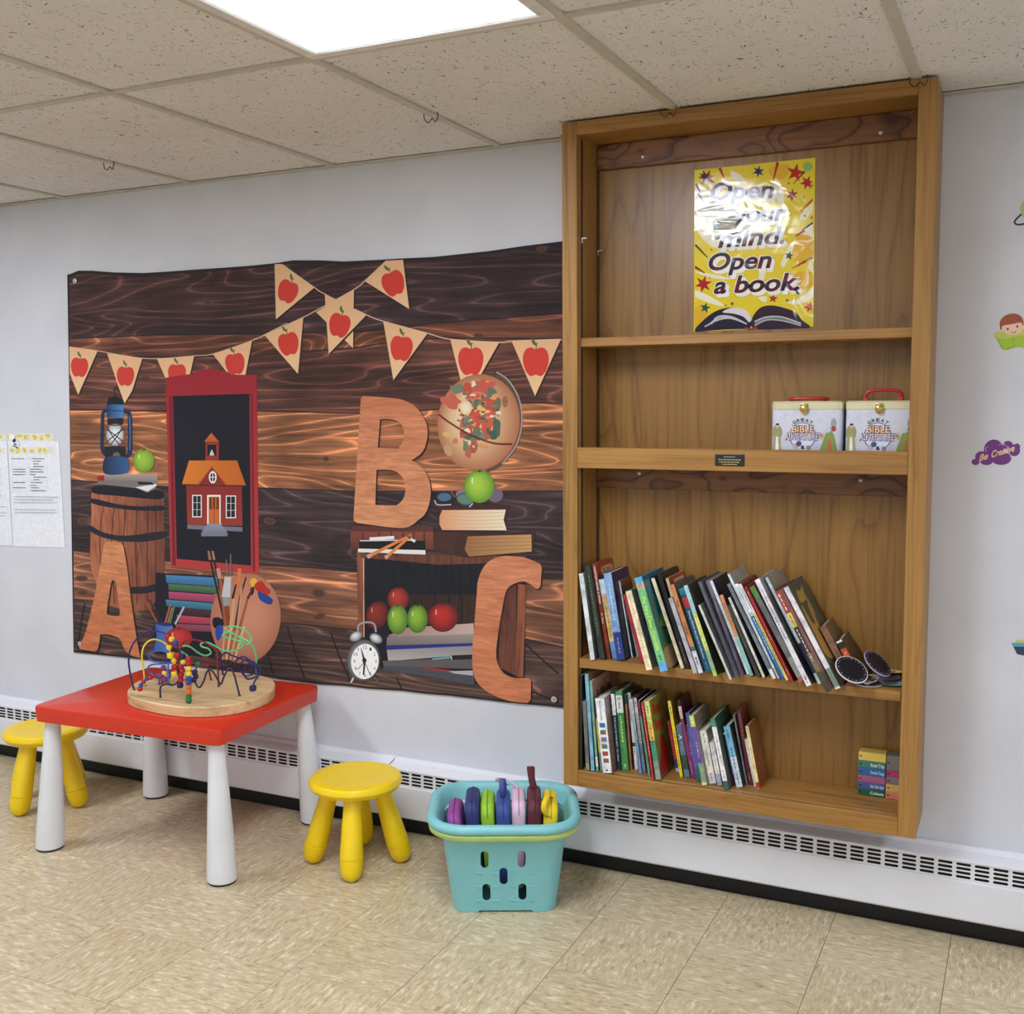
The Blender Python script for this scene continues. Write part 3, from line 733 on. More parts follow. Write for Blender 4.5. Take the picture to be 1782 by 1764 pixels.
for cen, rx, ry, col in (((1130,880),40,26,(112,124,104)),((1210,890),46,50,(188,78,66)),((1280,870),60,40,(196,90,76)),((1320,900),26,30,(96,112,92)),((1240,940),50,36,(206,120,96)),((1100,950),50,40,(196,96,78)),((1300,970),50,36,(190,80,60)),((1350,980),22,60,(104,116,88)),((1250,970),30,30,(92,110,88)),((1180,1000),34,24,(206,196,170)),((1260,1000),30,26,(222,178,96)),((1230,1050),40,60,(196,84,64)),((1180,1070),30,40,(112,128,104)),((1300,1060),40,55,(198,92,70)),((1350,1090),26,50,(80,100,80)),((1190,1130),36,36,(200,80,60)),((1240,1130),34,36,(96,116,94)),((1290,1120),30,34,(196,88,66)),((1200,1190),34,50,(112,124,98)),((1330,1130),24,26,(70,92,76)),((1190,1240),20,26,(190,92,72)),((1225,1200),22,34,(176,84,66)),((1080,1130),26,16,(204,176,110)),((1120,1170),16,14,(196,120,80))):
    blob(cB, cen, rx, ry, col, .3)
rg = random.Random(11)
for _ in range(70):
    a, q = rg.uniform(0, 6.28), rg.uniform(0, 1)**.5; cx_, cy_ = 1255+115*q*math.cos(a)+ -12*q*math.sin(a), 1020+190*q*math.sin(a)
    blob(cB, (cx_, cy_), rg.uniform(7,20), rg.uniform(6,16), rg.choice(((206,96,78),(188,70,58),(96,116,92),(112,134,108),(224,196,150),(216,150,96),(76,98,84),(232,214,180))), .35)
p.line(cB, [(1028,1020),(1080,1060),(1160,1110),(1240,1150),(1340,1182),(1435,1185)], 9, (112,34,30))
p.ell(cB, (1082,1220), 22, 34, (190,150,110), -25); p.ell(cB, (1396,950), 16, 32, (150,104,72), 0); p.ell(cB, (1180,985), 34, 40, ((238,222,192),(222,192,148)), g='r')
p.build('printed_globe', PR, tp)
fruit(cB, (1254,1420), 84, 92, (166,204,70), (92,138,40), y=Y1-.0060)
# spectacles and books below the globe
p = Print(Y1-.0052)
p.ell(cD, (1030,230), 60, 36, (126,110,128)); p.ell(cD, (1235,235), 52, 48, (110,98,116))
p.add(cD, [(860,330),(880,305),(1330,300),(1330,322),(1310,330),(1290,480),(870,480),(845,470),(850,380)], (64,34,36))
p.add(cD, [(880,335),(1305,332),(1290,400),(1310,470),(880,468),(862,430),(862,380)], ((214,150,104),(232,220,190)), g='h')
for k in range(5): p.line(cD, [(890,352+k*24),(1100,356+k*24),(1290,350+k*24)], 3, (190,166,126))
p.ell(cD, (895,248), 54, 36, (32,44,58)); p.ell(cD, (895,248), 46, 28, (74,102,128)); p.ell(cD, (1035,262), 62, 42, (60,84,76), 8); p.ell(cD, (1035,262), 54, 34, (92,128,112), 8)
p.line(cD, [(830,270),(850,300),(940,298)], 7, (200,196,190)); p.line(cD, [(940,205),(965,250)], 10, (140,74,50), 0); p.line(cD, [(1085,290),(1060,315)], 7, (206,200,190), 0)
p.build('printed_spectacles_and_book', PR, tp)
p = Print(Y1-.0046)
p.add(cD, [(825,480),(1010,490),(1010,620),(960,630),(830,600)], (70,44,36)); p.add(cD, [(960,560),(1000,500),(1060,485),(1500,478),(1505,492),(1480,615),(1060,655),(970,640)], (60,38,32))
p.add(cD, [(1050,510),(1475,498),(1478,612),(1060,645),(1030,600)], ((150,104,64),(192,150,98)), g='h')
for k in range(4): p.line(cD, [(1055,530+k*26),(1475,520+k*24)], 3, (124,88,56), 0)
p.add(cD, [(275,440),(815,445),(825,480),(270,480)], (90,48,44)); p.add(cD, [(268,478),(820,480),(825,600),(270,590)], ((132,74,56),(96,48,40)), g='v')
for x in (350,460,540,620,690,760): p.line(cD, [(x,482),(x+2,596)], 8, (64,34,30), 0)
p.rect(cD, 325,540,768,600, (20,18,24)); p.add(cD, [(318,592),(768,602),(768,632),(320,616)], (226,222,212)); p.line(cD, [(395,528),(560,518)], 22, (228,226,224), 0); p.line(cD, [(330,540),(700,535)], 8, (206,204,200), 0); p.line(cD, [(670,528),(700,545)], 18, (220,218,214), 0)
for a, b in (((380,648),(675,500)),((500,655),(672,505))):
    p.line(cD, [a, b], 24, (214,128,66), 0, 16); p.line(cD, [a, (a[0]+.09*(b[0]-a[0]), a[1]+.09*(b[1]-a[1]))], 26, (206,150,150), 0); p.line(cD, [(b[0]-.1*(b[0]-a[0]), b[1]-.1*(b[1]-a[1])), b], 15, (60,40,36), 0, 3)
p.build('printed_books_and_pencils', PR, tp)
# crate with apples and books
p = Print(Y1-.0036)
p.add(cD, [(345,640),(1200,650),(1440,655),(1430,1450),(1280,1460),(1090,1500),(480,1400),(350,1200)], (20,21,32))
for k in range(5): p.add(cD, [(660+k*90,900),(740+k*90,900),(740+k*90,1100),(660+k*90,1100)], (44+k*3,30+k*2,30))
p.add(cD, [(1290,860),(1375,830),(1372,1440),(1250,1380)], ((92,52,40),(112,66,50)), g='v')
p.add(cD, [(310,600),(360,620),(360,1190),(318,1180)], ((124,72,52),(150,92,68)), g='h'); p.line(cD, [(356,630),(358,1180)], 6, (214,170,140), 0)
p.add(cD, [(330,622),(560,634),(1440,640),(1440,665),(1180,690),(860,700),(560,670),(340,655)], (104,62,46))
p.add(cD, [(1385,825),(1440,835),(1420,1450),(1368,1445)], ((128,74,52),(150,88,64)), g='h')
p.build('printed_crate', PS, tp)
fruit(cD, (445,1035), 74, 96, (140,46,36), (74,24,26), 18, y=Y1-.0046); fruit(cD, (587,928), 72, 80, (176,58,40), (92,30,28), y=Y1-.0047); fruit(cD, (885,1050), 100, 98, (186,44,34), (92,24,26), y=Y1-.0047)
fruit(cD, (582,1065), 68, 100, (140,180,60), (72,110,40), y=Y1-.0053); fruit(cD, (715,1060), 70, 95, (140,180,56), (66,104,36), y=Y1-.0052)
p = Print(Y1-.0042)
p.add(cD, [(520,1170),(640,1120),(1090,1090),(1090,1165),(530,1180)], ((150,120,116),(190,166,158)), g='h'); p.add(cD, [(512,1180),(1090,1162),(1085,1225),(508,1238)], ((150,140,134),(112,104,102)), g='v')
p.add(cD, [(508,1238),(1085,1222),(1085,1240),(510,1270)], (34,48,120)); p.add(cD, [(510,1268),(1085,1240),(1085,1300),(520,1342)], ((134,128,130),(176,170,168)), g='v')
p.add(cD, [(480,1340),(1085,1322),(1085,1395),(490,1375)], (92,86,86)); p.add(cD, [(490,1375),(760,1385),(1090,1420),(1095,1505),(800,1450),(480,1400)], (70,74,82)); p.line(cD, [(760,1388),(930,1410)], 14, (150,44,50), 0); p.add(cD, [(920,1410),(1085,1405),(1085,1440),(960,1425)], (176,170,174))
p.line(cD, [(815,1330),(940,1318)], 8, (110,190,200), 0); p.line(cD, [(935,1320),(1080,1314)], 30, (22,20,26), 0); p.line(cD, [(938,1306),(945,1334)], 8, (196,190,180), 0)
p.build('printed_crate_books', PR, tp)
# alarm clock
p = Print(Y1-.0062)
p.line(cD, [(318,1150),(325,1100),(375,1083),(425,1095),(438,1150)], 13, (150,152,154)); p.line(cD, [(300,1430),(270,1488)], 12, (206,206,204), 0); p.line(cD, [(425,1450),(465,1500)], 10, (90,90,92), 0)
for cen, rot in (((305,1178),-30),((438,1192),28)):
    p.ell(cD, cen, 46, 32, ((228,230,230),(96,98,102)), rot, 'r', hl=(-.2,-.3))
p.ell(cD, (355,1338), 112, 140, ((210,212,214),(70,72,76)), 6, 'r'); p.ell(cD, (364,1345), 92, 118, (246,247,246), 6)
for i in range(12):
    a = R(30*(i+1)-90); x, y = 366+72*math.cos(a), 1345+94*math.sin(a)
    p.text(cD, str(i+1), (x-(12 if i > 8 else 6), y+10), (x+(12 if i > 8 else 6), y+10), 22, (40,42,44))
p.line(cD, [(362,1345),(342,1270)], 16, (26,28,30), 0, 5); p.line(cD, [(362,1345),(355,1435)], 12, (26,28,30), 0, 10); p.line(cD, [(362,1345),(402,1440)], 4, (26,28,30), 0); p.line(cD, [(362,1345),(316,1400)], 4, (26,28,30), 0); p.ell(cD, (361,1338), 14, 16, (26,28,30))
p.build('printed_alarm_clock', PR, tp)
# folded cloths, pencil cup, apple, palette and brushes
p = Print(Y1-.0024)
p.add(cC, [(720,460),(1120,480),(1120,1040),(700,1020)], (24,22,34))
for pts, col in (([(785,475),(1140,495),(1150,556),(790,530)],(66,128,178)),([(803,535),(1140,560),(1148,606),(806,582)],(70,112,74)),([(805,590),(1130,612),(1130,668),(808,640)],(176,72,110)),([(785,645),(1110,672),(1110,720),(790,690)],(58,128,158)),([(890,700),(1095,722),(1095,766),(880,750)],(60,38,40)),([(860,752),(1095,772),(1100,818),(870,806)],(184,64,84)),([(850,812),(1100,824),(1110,868),(860,858)],(148,70,88))):
    p.add(cC, pts, (mixc(col,(255,255,255),.06), mixc(col,(0,0,0),.2)), g='v')
p.build('printed_folded_cloths', PR, tp)
p = Print(Y1-.0036)
p.ell(cC, (1336,776), 242, 312, ((204,140,108),(176,112,86)), 6, 'r', n=40)
for pts, col in (([(1370,510),(1400,498),(1420,530),(1400,556),(1375,550)],(222,180,60)),([(1410,530),(1450,520),(1480,560),(1505,580),(1500,610),(1460,615),(1420,590),(1395,560)],(178,46,34)),([(1420,590),(1450,600),(1500,625),(1525,650),(1510,680),(1470,670),(1430,640)],(34,66,140)),([(1370,570),(1395,560),(1390,605),(1372,615)],(26,28,40)),([(1112,775),(1150,768),(1185,790),(1180,830),(1130,845),(1110,820)],(20,20,34)),([(1130,840),(1170,820),(1180,870),(1150,930),(1130,900)],(36,72,160))):
    p.add(cC, pts, col, sm=3)
p.build('printed_palette', PR, tp)
p = Print(Y1-.0046)
for a, b, w, col, w1 in (((1080,320),(1200,840),10,(40,30,34),18),((1108,320),(1215,840),12,(30,26,30),16),((1080,310),(1092,372),14,(150,112,90),20),((1108,310),(1120,372),14,(160,120,96),18),((1145,430),(1160,500),26,(196,140,130),30),((1160,500),(1200,830),20,(160,90,60),22),((1202,370),(1210,480),8,(120,110,108),10),((1232,330),(1236,480),10,(110,100,96),12),((1215,490),(1200,630),44,(190,196,198),60),((1200,630),(1205,690),46,(150,150,150),44),((1205,690),(1225,900),36,(140,66,40),24),((1296,430),(1285,560),26,(212,120,60),20),((1270,540),(1245,640),10,(30,28,30),16),((1258,640),(1232,860),18,(206,160,110),30),((1340,490),(1300,620),8,(26,22,24),14),((1300,620),(1262,860),14,(40,34,60),18),((1390,560),(1350,640),10,(70,44,34),18),((1350,640),(1290,860),14,(150,90,60),18),((1310,560),(1275,860),10,(200,150,110),14)):
    p.line(cC, [a, b], w, col, 0, w1)
for k in range(7): p.line(cC, [(1195+k*22,830),(1175+k*14,1060)], 13, ((210,160,112),(178,112,70),(226,190,150),(160,96,60))[k%4], 0)
p.build('printed_brushes', PR, tp)
p = Print(Y1-.0046)
for a, b, w, col in (((645,650),(725,800),13,(150,78,60)),((675,645),(740,800),10,(60,36,36)),((705,670),(755,800),14,(34,34,44)),((818,680),(782,805),12,(176,96,70)),((845,690),(815,810),12,(70,130,96)),((912,695),(850,815),13,(170,190,206)),((830,700),(800,805),8,(200,130,70))): p.line(cC, [a,b], w, col, 0)
p.line(cC, [(715,830),(690,850),(690,900),(715,925)], 10, (30,46,90))
p.add(cC, [(712,806),(830,824),(838,850),(805,1005),(700,992),(722,900)], ((52,86,158),(88,132,198)), g='h'); p.ell(cC, (772,815), 58, 12, (36,50,100), 8)
p.build('printed_pencil_cup', PR, tp)
fruit(cC, (876,910), 94, 72, (198,60,50), (150,30,34), y=Y1-.0054)
# eyelets
GM = paint('eyelet_metal', (206,206,204), .3, .8)
for px in ((130,489),(139,1120),(964,1217)):
    q = onY(px[0], px[1], YT-.004); rot = Matrix.Rotation(R(90), 3, 'X')
    MB().lathe([(.010,0),(.010,.0012),(.008,.002),(.0045,.0015),(.0042,0)], q, 20, mat=rot, cap0=False, cap1=False).ball((q.x,q.y-.001,q.z), .0036, 8, sq=(1,.5,1)).build('eyelet', GM, tp, smooth=True)
# ================================================================== POSTER IN THE BOOKCASE
cQ = (1180, 260, 260/1349)
YP = -.0205
po = thing('poster', 'glossy yellow poster reading Open your mind. Open a book.', 'poster', (.5, YP, 1.643))
GL = colour_mat('poster_print', .10, 'gloss')
q0 = [(148,186),(1240,75),(1222,1600),(142,1645)]
pp = [onY(*cr(cQ, q), YP-.0006) for q in q0]
pm = MB(); pm.poly([pp], (236,212,52)); pm._add(pp + [p+Vector((0,.0006,0)) for p in pp], [(i,(i+1)%4,4+(i+1)%4,4+i) for i in range(4)], (230,226,214)); pm.build('sheet', GL, po)
def PPr(y=0):
    q = Print(YP-.0008-y, .00002, 0); q.clip = (151, 1217); return q
p = PPr()
for pts in ([(470,190),(560,230),(640,300),(590,310),(500,280)],[(880,250),(930,330),(960,470),(900,470),(870,360)],[(150,300),(330,420),(420,520),(300,640),(150,560)],[(150,560),(420,500),(700,640),(400,860),(290,870),(150,700)],[(360,560),(720,560),(800,700),(620,880),(350,860)],[(1230,640),(1150,720),(1060,830),(1150,800),(1228,780)],[(1100,600),(1238,470),(1238,540),(1130,640)],[(1030,840),(1110,780),(1020,930),(960,1060),(930,1020)],[(150,1100),(330,1130),(480,1170),(300,1160)],[(150,1270),(300,1330),(420,1410),(330,1400),(150,1330)],[(730,1330),(800,1330),(790,1380),(740,1360)],[(980,1380),(1100,1340),(1220,1250),(1220,1330),(1080,1400)],[(1190,1010),(1222,1030),(1222,1100),(1170,1070)],[(740,1080),(800,1060),(770,1180),(730,1160)]):
    p = PPr(); p.add(cQ, pts, (246,240,214), sm=3); p.build('printed_ray', GL, po)
for pts in ([(1070,790),(1220,800),(1215,1000),(1050,1010)],[(1040,1120),(1215,1110),(1215,1230),(1090,1260)],[(150,1440),(260,1400),(250,1560),(150,1600)],[(820,170),(1000,140),(960,260),(850,250)]):
    p = PPr(.0001); p.add(cQ, pts, (232,184,46), sm=3); p.build('printed_patch', GL, po)
def star(cen, r, col, rot=0, k=.42, n=5):
    p.add(cQ, [(cen[0]+(r if i%2 == 0 else r*k)*math.sin(R(rot)+math.pi*i/n), cen[1]-(r if i%2 == 0 else r*k)*math.cos(R(rot)+math.pi*i/n)) for i in range(2*n)], col)
for cen, r, col, rot, n in (((262,258),82,(150,34,48),20,7),((235,240),50,(40,46,92),0,6),((726,198),56,(44,48,104),10,6),((1060,210),86,(190,44,44),12,5),((1165,300),70,(184,40,48),22,6),((1030,410),60,(160,36,44),5,6),((1003,958),42,(34,34,44),12,5),((228,1215),82,(178,36,42),14,6),((858,1345),44,(178,38,46),6,5),((245,1430),52,(30,96,66),12,5),((1185,1420),52,(196,40,40),20,6),((340,672),44,(150,196,206),10,5)):
    p = PPr(.0004); star(cen, r, col, rot, .4, n); p.build('printed_star', GL, po)
for a, b, w, col in (((375,165),(420,270),26,(176,44,44)),((900,115),(862,270),26,(176,40,44)),((1145,198),(1040,310),14,(40,36,44)),((1236,450),(1105,560),30,(180,44,50)),((1225,660),(1120,730),26,(34,52,90)),((1140,730),(1060,785),24,(176,40,44)),((150,860),(265,975),26,(36,42,60)),((1215,975),(1140,1010),20,(44,50,56)),((1150,1010),(1030,1072),22,(186,56,36)),((148,1060),(240,1115),28,(110,40,46)),((160,310),(200,390),26,(140,50,46)),((175,390),(230,470),22,(70,90,90)),((150,660),(225,740),16,(150,50,60)),((1240,330),(1190,310),12,(30,30,36))):
    p = PPr(.0003); p.line(cQ, [a, b], w, col, 0, w*.35); p.build('printed_brush_stroke', GL, po)
for cen, r, col in (((1000,305),10,(120,130,60)),((1135,425),10,(120,130,60)),((1145,600),10,(150,80,70)),((1212,616),12,(160,50,50)),((488,1392),14,(160,80,40)),((985,1362),14,(120,140,70)),((430,1408),10,(140,140,70)),((302,905),10,(150,120,50)),((288,1160),10,(190,170,60))):
    p = PPr(.0003); p.ell(cQ, cen, r, r, col, n=12); p.build('printed_dot', GL, po)
p = PPr(.0003); p.ell(cQ, (1170,155), 44, 40, (146,190,110)); p.build('printed_dot', GL, po)
p = PPr(.0005)
# open book along the foot
p.add(cQ, [(145,1640),(230,1540),(330,1465),(440,1430),(540,1432),(620,1465),(660,1530),(650,1612),(560,1620),(420,1625),(280,1635)], (40,36,56), sm=3)
p.add(cQ, [(400,1470),(470,1432),(560,1432),(630,1470),(660,1530),(640,1560),(590,1510),(500,1482)], (232,222,226), sm=3)
for k in range(3): p.line(cQ, [(240+k*30,1600-k*12),(360,1540-k*16),(480,1525-k*8),(620,1575)], 12, (206,204,212))
p.add(cQ, [(665,1540),(700,1470),(760,1420),(850,1408),(960,1430),(1060,1470),(1120,1540),(1195,1605),(1060,1612),(860,1620),(680,1615)], (54,36,54), sm=3)
for k, col in enumerate(((196,186,196),(120,150,136),(214,204,206))): p.line(cQ, [(690,1590-k*18),(800,1540-k*14),(940,1545-k*16),(1110,1590-k*10)], 12, col)
p.line(cQ, [(600,1602),(655,1622),(710,1602)], 14, (150,60,40))
p.build('printed_open_book', GL, po)
p = PPr(.0016)
lines = (('Open',(290,452),(865,432)),('your',(480,662),(985,640)),('mind.',(360,885),(962,842)),('Open',(275,1090),(845,1065)),('a book.',(322,1300),(1096,1264)))
for s_, a, b in lines:
    p.text(cQ, s_, (a[0]+22,a[1]+26), (b[0]+30,b[1]+26), 150, (250,246,238), .22, .055)
for s_, a, b in lines:
    p.text(cQ, s_, (a[0]-8,a[1]), (b[0]+8,b[1]), 150, (250,247,240), .22, .06)
p.build('printed_letter_glow', GL, po)
p = PPr(.0020)
pal = ((96,20,40),(40,22,44),(30,32,70),(24,20,30),(120,28,44),(28,62,66))
def ink(v): 
    h = math.sin(v.x*190+v.z*143)*.5+.5; i = min(5, int(h*6)); return pal[i]
for s_, a, b in lines: p.text(cQ, s_, a, b, 150, ink, .22, .025)
p.build('printed_lettering', GL, po)

# ================================================================== LUNCH TINS
TINB = colour_mat('tin_print', .3, 'plain'); TING = paint('tin_lid', (222,218,176), .22, .35); BRASS = paint('tin_latch', (186,164,96), .25, .9)
HRED = paint('handle_red', (176,28,40), .35)
TZ = 1.3026
def tin(x0, x1, raised, label):
    yf, yb, zt = -.158, -.055, 1.4445
    t = thing('lunch_tin', label, 'tin box', ((x0+x1)/2, (yf+yb)/2, TZ))
    lr = 1.4225
    def ring(x0, x1, y0, y1, z, r): return [Vector((a,b,z)) for a,b in rrect(x0,x1,y0,y1,r,5)]
    b = MB(); b.loft([ring(x0+.001,x1-.001,yf+.001,yb-.001,TZ,.012), ring(x0,x1,yf,yb,TZ+.002,.013), ring(x0,x1,yf,yb,lr,.013)], (206,208,222)); b.build('body', TINB, t, smooth=True)
    l = MB(); l.loft([ring(x0-.0012,x1+.0012,yf-.0012,yb+.0012,lr+.0006,.014), ring(x0-.0012,x1+.0012,yf-.0012,yb+.0012,zt-.004,.014), ring(x0+.002,x1-.002,yf+.002,yb-.002,zt,.012)]); l.build('lid', TING, t, smooth=True)
    xc = x0 + (x1-x0)*.47; rot = Matrix.Rotation(R(90), 3, 'X')
    c = MB().lathe([(.013,0),(.0125,.003),(.008,.0055),(.001,.006)], (xc, yf-.0015, 1.4235), 8, mat=rot).box((xc-.009,yf-.006,1.43),(xc+.009,yf-.0014,1.438), bev=.001).tube([(xc-.009,yf-.006,1.4165),(xc,yf-.0085,1.411),(xc+.009,yf-.006,1.4165)], .0016, 8)
    c.build('latch', BRASS, t, smooth=True)
    h = MB(); ym = (yf+yb)/2-.01; xa, xb = xc-.043, xc+.05
    for x in (xa+.004, xb-.004): h.box((x-.007, ym-.009, zt-.0005), (x+.007, ym+.009, zt+.007), bev=.0015)
    if raised: pts = [(xa,ym,zt+.004),(xa+.003,ym,zt+.015),(xa+.012,ym,zt+.024),((xa+xb)/2,ym,zt+.027),(xb-.012,ym,zt+.024),(xb-.003,ym,zt+.015),(xb,ym,zt+.004)]
    else: pts = [(xa-.002,ym,zt+.005),(xa,ym-.016,zt+.0055),(xa+.012,ym-.028,zt+.006),((xa+xb)/2,ym-.031,zt+.006),(xb-.012,ym-.028,zt+.006),(xb,ym-.016,zt+.0055),(xb+.002,ym,zt+.005)]
    h.tube(smooth_path(pts, 5), .0046, 8); h.build('handle', HRED, t, smooth=True)
    # print on the front, in tin coordinates (u 0..1 across, v 0..1 up)
    W, Hh = x1-x0, lr-TZ; y = [yf-.0004]
    pr = MB()
    def P(u, v): return Vector((x0+u*W, y[0], TZ+max(.012, v)*Hh))
    def poly(pts, col, sm=0):
        if sm: pts = [tuple(q) for q in smooth_path([Vector(q) for q in pts], sm, True)]
        pr.poly([[P(*q) for q in pts]], col); y[0] -= .00002
    def el(cu, cv, ru, rv, col, n=20): poly([(cu+ru*math.cos(2*math.pi*i/n), cv+rv*math.sin(2*math.pi*i/n)) for i in range(n)], col)
    poly([(.02,.015),(.98,.015),(.98,.11),(.5,.10),(.02,.115)], (146,166,120))
    el(.45,.42,.19,.30,(92,112,150), 28); el(.45,.42,.175,.28,(214,218,232), 28)
    # robed figures and a crate of animals, drawn plainly
    el(.085,.50,.075,.16,(150,146,104)); poly([(.02,.03),(.03,.35),(.085,.5),(.14,.35),(.155,.03)], (162,158,110), 0); poly([(.06,.03),(.07,.4),(.1,.4),(.115,.03)], (236,234,232)); el(.09,.635,.025,.045,(214,170,140)); el(.088,.675,.028,.022,(40,34,34))
    poly([(.70,.02),(.74,.3),(.78,.48),(.84,.55),(.90,.40),(.93,.02)], (128,146,70), 3); poly([(.80,.02),(.82,.3),(.85,.38),(.87,.02)], (186,96,62)); el(.80,.57,.045,.08,(196,200,206)); el(.885,.70,.04,.11,(150,152,162)); el(.885,.58,.035,.06,(150,70,62)); el(.70,.42,.05,.07,(176,156,100))
    poly([(.31,.02),(.57,.02),(.58,.15),(.30,.15)], (188,190,206))
    for cu, cv, r_, col in ((.36,.19,.04,(200,170,150)),(.40,.25,.04,(50,76,130)),(.46,.17,.03,(40,48,80)),(.50,.19,.03,(206,208,214)),(.54,.16,.035,(150,120,120))): el(cu, cv, r_, r_*1.5, col, 12)
    for i, ch in enumerate('GREAT'):
        a = R(124-i*17); cu, cv = .45+.19*math.cos(a), .44+.30*math.sin(a); d = Vector((math.sin(a), 0, -math.cos(a)*.9)).normalized()
        c0 = P(cu, cv); nrm = Vector((math.cos(a), 0, math.sin(a)))
        pr.text(ch, c0-d*.0042, c0+d*.0042, nrm*.0085, (44,44,56), off=.02)
    y[0] -= .0001
    for s_, u0, u1, v0, cap, c1 in (('BIBLE',.30,.61,.50,.017,(232,196,150)),('ADVENTURES',.20,.71,.34,.0165,(212,206,222))):
        for o_, col in ((.09,(92,44,78)),(.02,c1)):
            pr.text(s_, P(u0,v0), P(u1,v0), Vector((0,0,cap)), col, off=o_); y[0] -= .00015
    pr.build('print', TINB, t)
tin(.590, .7725, False, 'lunch tin with its red handle folded flat on the lid, on the shelf')
tin(.7805, .961, True, 'lunch tin with its red handle standing up, beside the bookcase side')

# ================================================================== BOOKS
CV = colour_mat('book_cover', .38, 'blotch'); CVP = colour_mat('book_cover_plain', .38, 'plain'); PG = paint('book_pages', (226,220,204), .8, var=.1, scale=200); TI = colour_mat('spine_print', .45, 'plain')
_U1=(1000,940,160/1176); _U2=(1130,960,160/1176); _U3=(1250,960,160/1176); _U4=(1360,1000,240/1782); _L1=(1000,1150,170/1363); _L2=(1140,1170,210/1684)
W_=(232,234,236); K_=(28,28,32)
